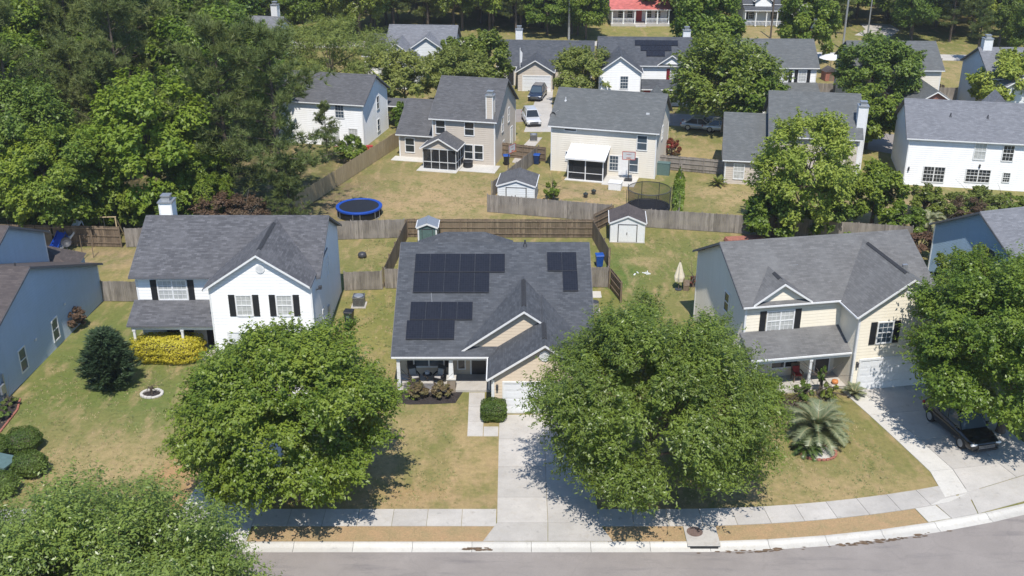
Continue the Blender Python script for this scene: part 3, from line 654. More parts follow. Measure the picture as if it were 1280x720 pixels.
mb=MB(); mb.box(6.21,6.35,3.0,3.35,1.2,1.7); mb.build('meter_box',M['metal'],hl.root)
hl.finish()

hr=house_L('cream two-storey house with black shutters, small front gable and worn grey roof',(21.35,63.47),10,'sid_cream','sh_right',6.47,.1,6.49,2.5)
hr.window('f',0,-4.05,4.25,1.75,1.35,units=2,shut='shutter',pane='blind')
hr.window('f',-2.5,1.95,4.1,.95,1.4,shut='shutter',pane='glass_sky')
hr.garage('f',-2.5,2.95,4.7,2.15); hr.light('f',-2.5,.35,1.95)
# small false gable above the double window
hr.W.prism([(-5.9,-.02,5.62),(-2.3,-.02,5.62),(-4.1,-.02,6.9)],(0,2.4,0)); hr.roof_gable(-5.9,-2.3,-.02,2.9,5.62,.68,'y',oe=.2,orr=.28,ends=(1,0),eaves=(0,0),vent=(.5,1.5))
hr.window('f',0,-3.4,1.5,1.8,1.4,units=2,pane='glass',grid=False); hr.door('f',0,-.75,.95,2.05,'door_dark')
hr.window('l',-6.47,3.2,4.3,.75,1.3,pane='glass',grid=False)
hr.disc_vent(3.3,-2.5,6.75,.28)
hr.vents([(-4.6,4.3,7.8,'box'),(-2.6,4.2,7.75,'box'),(-.8,3.3,7.25,'box'),(.9,4.2,7.75,'box'),(5.6,4.3,7.8,'box'),(-2.2,2.6,6.95,'box'),(4.9,1.2,7.0,'box')],'metal')
hr.finish()

# far left: low wing with a big blank gable wall, taller part behind
hf=House('low pale blue house with a long blank side wall, cut by the photo edge',(-32.55,56.5),-3.5,'sid_blue','sh_brown')
hf.block(-14,0,-1.2,18.6,3.0,.39,ends=(0,1))
hf.window('r',0,10.9,1.35,.8,1.5,pane='glass_sky',grid=False); hf.window('r',0,6.2,1.45,.8,1.5,pane='glass_sky',grid=False)
mb=MB()
for a,z in ((12.6,2.4),(10.4,2.0),(8.0,1.9)): mb.box(.005,.12,a,a+.16,z,z+.16)
mb.build('wall_vent',M['grey_trim'],hf.root)
mb=MB(); mb.box(.02,.3,2.7,3.15,.75,1.35); mb.tube((.15,2.9,.1),(.15,2.9,.8),.05); mb.box(.02,.16,3.3,3.42,.2,1.9); mb.build('meter_box',M['metal'],hf.root)
hf.vents([(-3.5,10.5,5.95,'pipe'),(-1.2,9.6,6.5,'pipe')])
hf.finish()
ht=House('pale blue two-storey house at the photo edge behind the low blue house',(-36.0,67.0),-3.5,'sid_blue','sh_brown')
ht.block(-9,.25,-1.5,8.6,5.45,.45,ends=(0,1)); ht.vents([(-3,3.6,7.7,'pipe')])
# low hip porch roof behind it
ht.Rf.add([(-4,8.4,2.5),(2.3,8.4,2.5),(1.7,11.8,2.5),(-4,11.8,2.5),(-1,10.0,3.9)],[(0,1,4),(1,2,4),(2,3,4),(3,0,4),(0,3,2,1)])
ht.W.box(-3.8,1.6,8.7,11.5,-.1,2.49)
ht.finish()
mb=MB(); dsh=empty('satellite_dish',(*G(84,311,3.0),3.0),0,'grey satellite dish on the low roof at the left photo edge','satellite dish')
mb.lathe([(0,0),(.2,.03),(.36,.12),(.4,.17)],n=18); o=mb.build('dish',M['metal_dark'],dsh); o.rotation_euler=(R(65),0,R(25)); o.location=(0,0,.55)
MB().tube((0,0,-.5),(0,0,.5),.03).build('mast',M['metal'],dsh)

# far right house
hq=House('slate blue house with a big plain gable wall at the right photo edge',(36.4,70.5),16,'sid_slate','sh_light')
hq.block(0,13,0,10.0,4.4,.53,only=(0,2)); hq.window('l',0,3.3,4.1,.8,1.3,grid=False,pane='glass_sky'); hq.finish()
# ------------------------------------------------------------------ second row (backs face the camera)
# A: white with a blue-lit side, behind the pines
h=House('white two-storey house with a wide patio door, half hidden by pines',(-16.45,116.0),-13,'sid_white','sh_back')
h.block(-10.5,0,0,8.2,4.9,.54,ends=(1,1)); h.window('f',0,-2.7,4.0,.95,1.45,grid=True,pane='glass_sky'); h.window('f',0,-1.25,1.3,.95,1.5,grid=True,pane='blind')
h.window('f',0,-4.0,1.15,2.1,2.0,units=3,grid=False,pane='blind'); h.window('r',0,4.9,3.9,.7,1.4,grid=False); h.window('r',0,4.8,1.3,.7,1.3,grid=False,pane='glass_sky')
h.shed(-2.5,2.4,10.5,3.0,8.3,2.6); h.finish()
# B: tan house with screened porch
hb=House('tan two-storey house with a gabled screen porch and a pale chimney on its roof',(-1.8,109.3),-13,'sid_beige','sh_back')
hb.block(-6.8,0,0,9.8,4.85,.65); hb.block(-10.9,-6.78,1.0,9.2,2.6,.65,ends=(1,0),only=(0,2))
hb.window('f',0,-5.9,3.85,.95,1.35,pane='glass',grid=False); hb.window('f',0,-2.75,3.85,.95,1.35,pane='glass',grid=False)
hb.window('f',0,-2.85,1.35,.85,1.5,pane='glass',grid=False); hb.window('f',0,-1.75,1.35,.85,1.5,pane='glass',grid=False)
hb.window('f',1.0,-9.7,1.35,.95,1.5,pane='glass',grid=False)
for u,z in ((3.4,3.6),(6.3,3.9)): hb.window('r',0,u,z,.6,1.5,grid=False)
hb.window('r',0,3.9,1.2,.5,.9,grid=False); hb.door('r',0,7.6,.9,2.05,'white',.1)
hb.chimney(-.95,-.2,.05,.95,4.9,7.4)
# screened porch
sx0,sx1,sy=-7.05,-3.5,-2.75
hb.W.prism([(sx0,sy,2.3),(sx1,sy,2.3),((sx0+sx1)/2,sy,2.3+.56*(sx1-sx0)/2)],(0,2.7,0))
hb.roof_gable(sx0,sx1,sy,-.02,2.35,.56,'y',oe=.25,orr=.25,ends=(1,0))
mb=MB()
for i in range(5):
    x=sx0+(sx1-sx0)*i/4; mb.box(x-.03,x+.03,sy-.02,sy+.08,0.05,2.3)
for i in (1,2): mb.box(sx1-.08,sx1+.02,sy+2.7*i/3-.05,sy+2.7*i/3+.05,.05,2.3)
mb.box(sx0,sx1,sy-.025,sy+.06,.82,.9); mb.box(sx1-.06,sx1+.025,sy,-.02,.82,.9); mb.box(sx0,sx1,sy-.028,sy+.05,.02,.12); mb.box(sx0,sx1,sy-.026,sy+.1,2.2,2.32)
po=mb.build('screen_porch',M['grey_trim'],hb.root)
q=MB(); q.face([(sx0,sy+.03,.1),(sx1,sy+.03,.1),(sx1,sy+.03,2.3),(sx0,sy+.03,2.3)]); q.face([(sx1-.03,sy,.1),(sx1-.03,-.02,.1),(sx1-.03,-.02,2.3),(sx1-.03,sy,2.3)]); q.face([(sx0+.03,sy,.1),(sx0+.03,-.02,.1),(sx0+.03,-.02,2.3),(sx0+.03,sy,2.3)]); q.build('insect_screen',M['screen'],po)
hb.finish()
mb=MB()
for x0,x1,y0,y1 in ((-7.6,-3.3,-3.5,-.05),(-3.25,.6,-2.6,-.05),(-11.4,-7.65,-.6,.95)): mb.box(x0,x1,y0,y1,-.05,.05)
o=struct(mb.build('patio',M['conc_pale'])); o.location=(-1.8,109.3,0); o.rotation_euler=(0,0,R(-13))
# C: ivory house with white ribbed porch roof
hc=House('ivory two-storey house with a white ribbed metal roof over its screen porch',(14.55,104.85),-15.5,'sid_ivory','sh_green')
hc.block(-10.9,0,0,9.0,4.9,.60); hc.window('f',0,-1.45,3.7,.95,1.45,grid=False,pane='glass_sky'); hc.window('f',0,-8.9,4.62,1.2,.4,grid=False)
hc.window('f',0,-4.25,1.35,.85,1.5,pane='glass_sky',grid=True); hc.window('f',0,-2.2,1.35,.85,1.5,pane='glass_sky',grid=False); hc.door('f',0,-3.2,.9,2.05,'white',.1)
hc.window('f',0,-8.95,1.7,.7,.9,pane='glass_sky',grid=False)
hc.window('r',0,4,3.8,.7,1.3,grid=False,pane='glass_sky')
hc.vents([(-10.1,2.9,6.75,'pipe'),(-1.3,1.9,6.25,'box')],'grey_trim')
hc.Rf.prism([(-3.6,9,4.8),(-.2,9,4.8),(-1.9,9,6.9)],(0,3,0)); hc.W.box(-3.4,-.4,9,11.8,0,4.8)
px0,px1,py=-8.5,-4.9,-2.5
mb=MB(); n=14; w=(px1-px0+.5)/n
for i in range(n):
    x=px0-.25+i*w
    mb.prism([(x,py-.35,2.32),(x,-.01,3.02),(x,-.01,3.06),(x,py-.35,2.36)],(w-.002,0,0)); mb.prism([(x,py-.36,2.362),(x,-.01,3.062),(x,-.01,3.13),(x,py-.36,2.43)],(.09,0,0))
pr=mb.build('porch_roof',M['metal_roof_white'],hc.root); MB().box(px0-.25,px1+.25,py-.42,py-.36,2.25,2.42).build('gutter',M['white_trim'],pr)
mb=MB()
for x in (px0,(px0+px1)/2,px1): mb.box(x-.05,x+.05,py-.04,py+.06,.03,2.35)
mb.box(px0,px1,py-.045,py+.05,.8,.85); mb.box(px0,px1,py-.043,py+.05,.03,.12)
po=mb.build('screen_porch',M['white_trim'],hc.root)
q=MB(); q.face([(px0,py,.1),(px1,py,.1),(px1,py,2.35),(px0,py,2.35)]); q.face([(px1-.02,py,.1),(px1-.02,-.02,.1),(px1-.02,-.02,2.9),(px1-.02,py,2.35)]); q.face([(px0+.02,py,.1),(px0+.02,-.02,.1),(px0+.02,-.02,2.9),(px0+.02,py,2.35)]); q.build('insect_screen',M['screen'],po)
hc.finish()
mb=MB(); mb.box(-8.8,-4.9,-2.8,-.05,-.05,.05); mb.box(-4.88,-1.6,-3.2,-.05,-.05,.045); o=struct(mb.build('patio',M['conc_pale'])); o.location=(14.55,104.85,0); o.rotation_euler=(0,0,R(-15.5))
def dish(px,py,h,label):
    x,y=G(px,py,h); e=empty('satellite_dish',(x,y,h),0,label,'satellite dish'); mb=MB(); mb.lathe([(0,0),(.2,.03),(.36,.12),(.4,.17)],n=18)
    o=mb.build('dish',M['white'],e); o.rotation_euler=(R(60),0,R(15)); o.location=(0,0,.5); MB().tube((0,.05,-.4),(0,.02,.5),.03).build('mast',M['metal'],e)
dish(698,149,5.1,'pale round satellite dish on the left eave corner of the ivory house'); 
mb=MB(); x,y=G(692,150,5.1); e=empty('satellite_dish',(x,y,5.1),0,'dark satellite dish at the outer left roof corner of the ivory house','satellite dish'); mb.lathe([(0,0),(.2,.03),(.34,.12),(.37,.17)],n=18); o=mb.build('dish',M['metal_dark'],e); o.rotation_euler=(R(70),0,R(-40)); o.location=(0,0,.45); MB().tube((0,.05,-.4),(0,.02,.45),.03).build('mast',M['metal'],e)
# D
hd=House('grey-roofed beige house behind the light green tree, low wing on its left',(21.5,103.4),-9,'sid_beige','sh_green')
hd.block(-.15,4.2,0,10,2.6,.66,ends=(1,0),only=(0,2)); hd.block(4.2,12.7,1.2,10.8,4.9,.66,only=(0,1))
hd.window('f',0,1.25,1.35,.95,1.5,grid=True,pane='blind'); hd.window('f',0,3.7,1.35,.9,1.5,grid=False,pane='blind'); hd.window('f',1.2,9.6,3.7,.9,1.4,pane='blind'); hd.window('f',1.2,6.4,1.4,.9,1.4,pane='glass')
hd.chimney(12.4,13.3,2.2,3.2,0,7.8,'white'); hd.finish()
# E
he=House('long white two-storey house with gridded windows and pale grey roof at right',(39.3,103.1),-11,'sid_white','sh_light')
he.block(0,14,0,9.2,4.9,.57)
for u,z,w,hh,n in ((6.75,3.85,1.0,1.6,1),(9.35,3.8,.95,1.5,1),(2.8,1.25,1.95,1.5,2),(6.95,1.35,2.2,1.25,2),(9.6,1.35,.6,.9,1)): he.window('f',0,u,z,w,hh,n,grid=True,pane='blind' if u==6.75 else 'glass')
he.light('f',0,.35,1.7); he.light('f',0,6.95,2.35); he.vents([(4.0,2.6,6.5,'pipe'),(7.5,2.6,6.5,'pipe')])
he.Rf.prism([(8,9.2,5),(12,9.2,5),(10,9.2,7.3)],(0,3,0)); he.finish()

# ------------------------------------------------------------------ third row (fronts face the camera)
h=House('low house with a wide dark roof and tan garage gable, white flag in front',(-1.0,145.5),-4,'sid_beige','sh_main')
h.block(-.8,11.8,0,8.6,2.75,.58); h.wall_gable(2.0,6.6,-3,4,2.7,.6,'y'); h.roof_gable(2.0,6.6,-3,4,2.7,.6,'y',ends=(1,0)); h.garage('f',-3,4.5,3.6,2.0); h.door('f',0,.8,.9,2.0,'door_dark',.1)
h.chimney(1.2,2.1,4.6,5.4,4.8,6.7,'white'); h.post(-.6,-.2,0,2.5); h.finish()
h=House('white two-storey house with solar panels and a dark red shutter',(16.5,134.6),-3,'sid_white','sh_main')
h.block(-5.4,6.0,0,9,5.2,.55); h.wall_gable(-5.6,-.5,-3.2,3,5.0,.72,'y'); h.roof_gable(-5.6,-.5,-3.2,4,5.0,.72,'y',ends=(1,0)); h.corners(-5.6,-.5,-3.2,1,5.0,only=(0,1))
h.window('f',-3.2,-2.5,3.7,.9,1.5,grid=True,pane='glass_sky'); h.garage('f',-3.2,-3.1,3.6,2.0); h.light('f',-3.2,-.9,2.2)
h.W.prism([(1.9,-.05,5.3),(5.1,-.05,5.3),(3.5,-.05,6.5)],(0,2.5,0)); h.roof_gable(1.9,5.1,-.05,2.6,5.3,.68,'y',oe=.2,orr=.25,ends=(1,0),eaves=(0,0))
h.window('f',0,3.9,4.0,.9,1.4,shut='red_shutter',grid=True,pane='blind'); h.shed(-.48,6.2,-.003,3.3,-2.0,2.5); h.door('f',0,.6,.9,2,'red',.1); h.window('f',0,3.2,1.4,1.4,1.2,grid=True); h.post(6.0,-1.9,0,2.5); h.post(1.6,-1.9,0,2.5)
h.chimney(5.2,6.1,4.6,5.4,6.9,8.6,'white')
for r,(u0,n,y0) in enumerate(((-1.0,7,2.95),(-.3,5,2.05),(.4,3,1.15))):
    for i in range(n):
        mb=MB(); z0=5.2+.55*y0+.24; mb.prism([(u0+i*.78,y0,z0),(u0+i*.78,y0+.86,z0+.473),(u0+i*.78,y0+.84,z0+.51),(u0+i*.78,y0-.02,z0+.037)],(.77,0,0)); mb.build('solar_panel',M['solar'],h.root)
h.finish()
h=House('white two-storey house with black shutters far behind the round trees',(37.9,133.2),-2,'sid_white','sh_green')
h.block(-9.3,0,0,9,5.2,.55); 
for u in (-1.7,-3.95,-6.6): h.window('f',0,u,4.1,.9,1.4,shut='shutter',grid=True,pane='blind')
h.wall_gable(-9.8,-5.2,-3,3,4.6,.7,'y'); h.roof_gable(-9.8,-5.2,-3,3.6,4.6,.7,'y',ends=(1,0)); h.window('f',0,-2.8,1.4,1.5,1.3,grid=True); h.shed(-5.1,.2,-.003,3.2,-2,2.5); h.finish()
h=House('pale house with a red brick garage gable behind the dark round tree',(52.9,131.8),-2,'sid_ivory','sh_green')
h.block(-10.6,0,0,9,5.2,.55)
bw=MB(); h.wall_gable(-6.2,-.2,-8.5,0,2.6,.62,'y',W=bw); h.roof_gable(-6.2,-.2,-8.5,0,2.6,.62,'y',ends=(1,0)); bw.build('brick_wall',M['brick'],h.root); h.garage('f',-8.5,-3.4,4.2,2.0); h.window('f',0,-8,4,.9,1.4); h.finish()
h=House('grey-blue house with white chimney behind the tree at the right edge',(57.0,127.0),-3,'sid_grey','sh_light')
h.block(0,12,0,10,5.3,.5); h.wall_gable(1.2,6.2,-2.5,3,5.0,.62,'y'); h.roof_gable(1.2,6.2,-2.5,4,5.0,.62,'y',ends=(1,0)); h.window('f',-2.5,3.7,4,.9,1.4); h.chimney(.15,1.15,4.4,5.4,7.0,9.0,'white'); h.finish()
h=House('pale house with two stacked front gables behind the olive trees',(-9.2,146.0),-4,'sid_grey','sh_light')
h.block(-7.8,1.2,0,8.5,4.6,.6); h.wall_gable(-8.6,-3.4,-3,2,4.2,.72,'y'); h.roof_gable(-8.6,-3.4,-3,3,4.2,.72,'y',ends=(1,0)); h.disc_vent(-6,-3,5.5,.3)
h.wall_gable(-5.2,.6,-.6,2,4.5,.68,'y'); h.roof_gable(-5.2,.6,-.6,3,4.5,.68,'y',ends=(1,0)); h.window('f',-.6,-.6,3.4,1.1,1.4,grid=True,pane='blind'); h.window('f',-3,-6,3.4,1.6,1.2,2,grid=True,pane='blind'); h.finish()
h=House('white house with chimney showing between trees at upper left',(-33.5,152),-10,'sid_white','sh_light')
h.block(-6,0,0,8,4.9,.6); h.chimney(-1.6,-.7,4,5,7,9,'white'); h.window('r',0,4,3.8,.7,1.3); h.finish()
h=House('small low house with dark roof beside the olive tree far back',(-14.9,151),-8,'sid_white','sh_back')
h.block(-6,0,0,8,2.8,.55,axis='x'); h.window('r',0,4,1.5,.8,1.2); h.finish()
# ------------------------------------------------------------------ across the far road
h=House('cottage with a bright red metal roof and white porch',(22.3,192.0),0,'sid_white','metal_roof_red','white_trim')
h.block(-4.9,4.9,0,7,3.4,.55); h.shed(-5.3,5.3,-.003,3.35,-2.6,2.75)
for i in range(6): h.post(-4.9+9.8*i/5,-2.4,.4,2.75,.2)
mb=MB(); mb.box(-5.1,5.1,-2.6,-.02,-.05,.4); mb.build('porch_floor',M['conc'],h.root)
mb=MB()
for a,b in ((-4.9,-.98),(.98,4.9)):
    mb.box(a,b,-2.45,-2.38,1.2,1.3); mb.box(a,b,-2.44,-2.39,.5,.56)
    for i in range(int((b-a)/.22)): mb.box(a+i*.22,a+i*.22+.06,-2.43,-2.4,.56,1.2)
mb.build('railing',M['white_trim'],h.root); h.door('f',0,0,1.0,2.05,'red',.4)
for u in (-3.2,-1.6,1.7,3.3): h.window('f',0,u,1.75,.9,1.4,grid=True,shut=None)
MB().box(-.9,.9,-3.4,-2.62,-.05,.2).build('step',M['conc'],h.root); h.finish()
h=House('white farmhouse with a front gable and long porch at the top edge',(46.5,191),-3,'sid_white','sh_main')
h.block(-6,6,0,9,3.6,.7); h.wall_gable(1.5,6.5,-3,3,3.6,.75,'y'); h.roof_gable(1.5,6.5,-3,5,3.6,.75,'y',ends=(1,0)); h.window('f',-3,4,2.0,1,1.5,shut='shutter')
h.wall_gable(-4.2,-1.4,-.6,2,4.0,.7,'y'); h.roof_gable(-4.2,-1.4,-.6,4,4.2,.7,'y',ends=(1,0)); h.shed(-6.2,1.45,-.003,3.2,-2.4,2.7)
for i in range(5): h.post(-6+7.3*i/4,-2.2,.1,2.7)
for u in (-4.6,-2.8,-.4): h.window('f',0,u,1.7,.9,1.4,shut='shutter')
mb=MB()
mb.box(-6,1.4,-2.25,-2.17,.9,1.0)
for i in range(32): mb.box(-6+i*.23,-6+i*.23+.07,-2.23,-2.19,.2,.9)
mb.build('railing',M['white_trim'],h.root); h.finish()
h=House('pale house hidden among the far trees at the top',(3,203),-4,'sid_grey','sh_green'); h.block(-6,6,0,9,3.6,.6); h.window('f',0,-2,2,1.2,1.4); h.window('f',0,2,2,1.2,1.4); h.finish()
h=House('brick house glimpsed among the pines at the upper right',(88,198),-12,'brick','sh_brown'); h.block(-7,7,0,9,3.2,.55); h.window('f',0,-3,1.6,1.2,1.4); h.window('f',0,3,1.6,1.2,1.4); h.finish()
# ------------------------------------------------------------------ fences
def fence(label,pts,h=1.8,mat='wood_grey',rails=-1,group=None,cat='fence',pick=.14,name='fence',dog=False):
    """rails: -1 on the far side, +1 on the camera side (right-hand normal)"""
    root=empty(name,(pts[0][0],pts[0][1],0),0,label,cat,group); o=pts[0]
    rnd=random.Random(int(abs(o[0]*97+o[1]*13)))
    for a,b in zip(pts[:-1],pts[1:]):
        d=Vector((b[0]-a[0],b[1]-a[1])); Ls=d.length; u=d/Ls; n=Vector((u.y,-u.x)); ns=max(1,round(Ls/2.4)); sp=Ls/ns
        for k in range(ns):
            s0=Vector(a)+u*sp*k; pm=MB(); np_=int(sp/pick)
            w=sp/np_
            for i in range(np_):
                if rnd.random()<.006: continue
                c=s0+u*(w*(i+.5)); hh=h+rnd.uniform(-.03,.02)-(.0 if not dog else .12*abs(2*(k*np_+i)/(ns*np_)-1)); off=n*(-.03*rails+rnd.uniform(-.006,.006))
                pm.obox((c.x+off.x-o[0],c.y+off.y-o[1]),u,w/2-.004,.010,.03+rnd.uniform(0,.03),hh)
            p=pm.build('picket_panel',M[mat],root); rm=MB()
            for z in (.35,h*.52,h-.25):
                c=s0+u*sp/2+n*(.02*rails); rm.obox((c.x-o[0],c.y-o[1]),u,sp/2-.02,.02,z,z+.09)
            rm.build('rail',M[mat],p)
        for k in range(ns+1):
            c=Vector(a)+u*sp*k+n*.07*rails; pm=MB(); pm.obox((c.x-o[0],c.y-o[1]),u,.045,.045,-.1,h+.04); pm.build('post',M[mat],root)
    return root
fence('brown shaded plank fence behind the play yard at far left',[(-46,86.8),(-33.6,86.1)],1.9,'wood_brown',1,pick=.15)
fence('grey plank fence running behind the white two-storey house',[(-33.2,86.1),(-21,87.4),(-9.45,88.4)],1.75,'wood_grey')
fence('brown fence with rails showing, behind the solar panel house',[(-9.2,88.45),(7.1,88.3)],1.75,'wood_brown',1)
fence('brown side fence left of the solar panel house, seen nearly end on',[(-9.25,88.2),(-10.05,77.6)],1.75,'wood_brown',1)
fence('short grey fence joining the solar panel house to its left side fence',[(-9.95,77.4),(-7.62,77.4)],1.7,'wood_grey')
fence('grey picket fence between the white house and the left side fence',[(-13.1,77.0),(-10.2,77.2)],1.6,'wood_grey')
fence('short grey picket fence between the pale blue house and the white house',[(-31.4,75.0),(-25.95,74.8)],1.7,'wood_grey')
fence('dark brown side fence right of the solar panel house',[(7.1,88.1),(7.95,81.6),(7.6,77.9)],1.75,'wood_brown',-1)
fence('short grey fence behind the blue bin, right of the solar panel house',[(5.25,77.6),(7.55,77.6)],1.75,'wood_grey')
fence('brown gate standing open toward the big round tree',[(7.7,77.4),(8.35,74.6)],1.75,'wood_brown',1,cat='gate',name='gate')
fence('long grey fence behind the little grey shed and the ivory house yard',[(-2.3,95.0),(9.0,92.2)],1.75,'wood_grey')
fence('grey fence right of the white shed, running to the green thicket',[(10.3,91.3),(21.3,89.2),(34.5,86.6)],1.75,'wood_grey')
fence('brown gate panel beside the white shed, swung open',[(7.25,89.6),(9.1,92.0)],1.75,'wood_brown',1,cat='gate',name='gate')
fence('new tan plank fence slanting down the left side of the tan house yard',[(-20.2,94.5),(-12.7,116.5)],1.8,'wood_tan')
fence('dark double fence between the tan house and the ivory house yards',[(2.9,111.6),(-1.9,99.3)],1.6,'wood_grey',1)
fence('brown gate fence between the tan and the ivory two-storey houses',[(-1.2,112.6),(3.6,110.7)],1.6,'wood_brown',1)
fence('grey gate fence between the ivory house and the grey-roofed beige house',[(15.1,108.2),(22.2,106.0)],1.6,'wood_grey',1)
fence('low grey fence overgrown with ivy between the two back yards',[(17.6,107.0),(15.2,92.2)],1.1,'wood_grey',1)
fence('brown fence far back with a lawn strip before it, upper right',[(52.6,153),(61,152.6)],2.2,'wood_brown',1)
fence('shaded dark fence beside the pale house with the brick garage',[(53.4,150.5),(55.9,137.5)],1.9,'wood_brown',1)
fence('grey fence linking the brick garage house to the grey-blue house',[(53.2,136.6),(57.2,136.4)],1.9,'wood_grey')
fence('grey fence beside the white house with shutters, far back',[(38.3,139.5),(42.2,139.0)],1.8,'wood_grey')

# ------------------------------------------------------------------ sheds
def shed(label,loc,yaw,w,d,zw,rise,wall,roof,doorm,name='shed',trim='white_trim',door=True,over=.12):
    h=House(label,loc,yaw,wall,roof,trim,cat='shed',name=name); sl=rise/(w/2)
    h.block(0,w,0,d,zw,sl,'y',oe=over,orr=.1,t=.05)
    if door:
        D=MB(); D.box(w*.24,w*.50,-.04,-.003,.1,zw*.88); D.box(w*.505,w*.76,-.04,-.003,.1,zw*.88); o=D.build('door',M[doorm],h.root)
        F=MB(); F.box(w*.215,w*.238,-.05,-.004,.08,zw*.92); F.box(w*.762,w*.785,-.05,-.004,.08,zw*.92); F.box(w*.215,w*.785,-.052,-.004,zw*.885,zw*.92); F.box(w*.47,w*.49,-.07,-.041,zw*.4,zw*.52); F.build('frame',M['metal_dark'],o)
    B=MB(); B.box(-.05,w+.05,-.05,d+.05,-.05,.06); B.build('base',M['conc'],h.root)
    return h.finish()
shed('white metal shed with brown ribbed roof and double doors',(8.55,87.3),-4,2.95,3.0,1.85,.62,'white','sh_brown','white')
shed('small grey-green shed with white corners behind the solar panel house',(-8.05,86.0),0,1.6,1.7,1.9,.32,'teal','metal','teal')
shed('grey shed with low dark roof behind the grey fence, beside a bush',(-1.35,97.2),-6,3.5,3.6,1.9,.55,'sid_grey','sh_back','sid_grey')

# ------------------------------------------------------------------ trampolines
def ring_pts(r,n=32,sy=1): return [(r*math.cos(2*math.pi*i/n),r*sy*math.sin(2*math.pi*i/n)) for i in range(n)]
def trampoline(label,loc,r,hgt,pad,net=False):
    e=empty('trampoline',loc,0,label,'trampoline')
    mb=MB(); mb.lathe([(0,hgt-.02),(r*.86,hgt-.01),(r*.86,hgt)],n=40); mb.build('jumping_mat',M['mat_black'],e)
    mb=MB(); mb.lathe([(r*.85,hgt+.005),(r*.86,hgt+.04),(r*.99,hgt+.045),(r,hgt+.0),(r*.995,hgt-.12)],n=40); mb.build('edge_pad',M[pad],e)
    for i in range(6):
        t=2*math.pi*(i+.5)/6; a=.16; mb=MB()
        for s in (-1,1): mb.tube((r*.97*math.cos(t+s*a),r*.97*math.sin(t+s*a),hgt-.05),(r*.97*math.cos(t+s*a),r*.97*math.sin(t+s*a),.03),.025,n=6)
        mb.tube((r*.97*math.cos(t-a),r*.97*math.sin(t-a),.04),(r*.97*math.cos(t+a),r*.97*math.sin(t+a),.04),.03,n=6); mb.build('leg',M['metal'],e)
    mb=MB(); mb.lathe([(r*.93,.03),(r*.95,hgt-.06)],n=40); mb.build('skirt',M['screen'],e)
    if net:
        for i in range(8):
            t=2*math.pi*i/8+.2; x,y=r*1.02*math.cos(t),r*1.02*math.sin(t); mb=MB(); mb.tube((x,y,.4),(x*1.03,y*1.03,hgt+1.75),.03,n=6); mb.build('net_pole',M['metal_dark'],e)
        mb=MB(); mb.lathe([(r*.9,hgt),(r*.97,hgt+1.7)],n=40); mb.build('safety_net',M['net'],e)
        mb=MB(); mb.lathe([(r*.96,hgt+1.68),(r*.985,hgt+1.72),(r*.96,hgt+1.76)],n=40); mb.build('top_ring',M['metal_dark'],e)
    return e
trampoline('round trampoline with a bright blue edge pad on the dry lawn',(-14.2,94.3,0),2.15,.85,'pad_blue')
trampoline('round black trampoline with a safety net behind the white shed',(12.7,94.6,0),2.05,.75,'black',True)
# ------------------------------------------------------------------ bins, air conditioners, boxes
def bin_(label,loc,rz,body,lid):
    e=empty('wheelie_bin',loc,rz,label,'bin'); mb=MB()
    mb.add([(-.24,-.26,.06),(.24,-.26,.06),(.24,.22,.06),(-.24,.22,.06),(-.31,-.36,1.02),(.31,-.36,1.02),(.31,.36,1.02),(-.31,.36,1.02)],[(0,3,2,1),(4,5,6,7),(0,1,5,4),(1,2,6,5),(2,3,7,6),(3,0,4,7)])
    mb.build('body',M[body],e,bevel=.03); mb=MB(); mb.prism([(-.34,-.39,1.025),(-.34,.37,1.025),(-.34,.3,1.12),(-.34,-.3,1.10)],(.68,0,0)); mb.box(-.3,.3,.38,.42,.98,1.03); mb.build('lid',M[lid],e,bevel=.02)
    for s in (-1,1):
        mb=MB(); mb.tube((s*.25,.27,.13),(s*.32,.27,.13),.13,n=14); mb.build('wheel',M['rubber'],e)
    return e
b=bin_('black wheelie bin standing beside the white house',(*G(437,405),0),-.15,'bin_green','black'); 
MB().box(-.12,.12,-.372,-.33,.62,.8).build('label_plate',M['teal'],b)
bin_('bright blue wheelie bin behind the short grey fence',(*G(749,333),0),.1,'bin_blue','bin_blue')
bin_('dark bin with a blue lid at the corner of the tan house',(*G(633,206),0),.1,'black','bin_blue')
bin_('dark bin with a blue lid by the dark double fence',(*G(671,205),0),-.2,'navy','bin_blue')
def ac(label,loc,s=.8,h=.85,round_=False):
    e=empty('air_conditioner',loc,0,label,'air conditioner'); mb=MB()
    if round_: mb.lathe([(s/2,.08),(s/2,h)],n=18)
    else: mb.box(-s/2,s/2,-s/2,s/2,.08,h)
    mb.build('casing',M['metal_dark' if not round_ else 'metal'],e,bevel=.03); mb=MB()
    mb.lathe([(0,h+.02),(s*.40,h+.025),(s*.44,h+.0)],n=18); mb.build('fan_guard',M['metal_dark' if round_ else 'metal'],e)
    if not round_:
        mb=MB()
        for zz in (h-.06,.1): mb.box(-s/2-.01,s/2+.01,-s/2-.01,s/2+.01,zz,zz+.05)
        for i in range(9):
            mb.box(-s/2+.05+i*s*.11,-s/2+.07+i*s*.11,-s/2-.012,-s/2-.002,.15,h-.07); mb.box(s/2+.002,s/2+.012,-s/2+.05+i*s*.11,-s/2+.07+i*s*.11,.15,h-.07)
        mb.build('louvres',M['metal'],e)
    MB().box(-s*.65,s*.65,-s*.65,s*.65,-.02,.078).build('base_pad',M['conc'],e)
    return e
ac('grey air conditioner on a pad beside the white house',(*G(449,382),0),.85,.85)
ac('pale round air conditioner at the right wall of the solar panel house',(*G(742,390),0),.75,.85,True)
ac('dark air conditioner at the far side of the tan house',(*G(667,176),0),.8,.8)
struct(slabs('path',M['conc_pale'],[[(5.3,75.6),(6.95,75.6),(6.95,76.8),(5.3,76.8)]],.04))
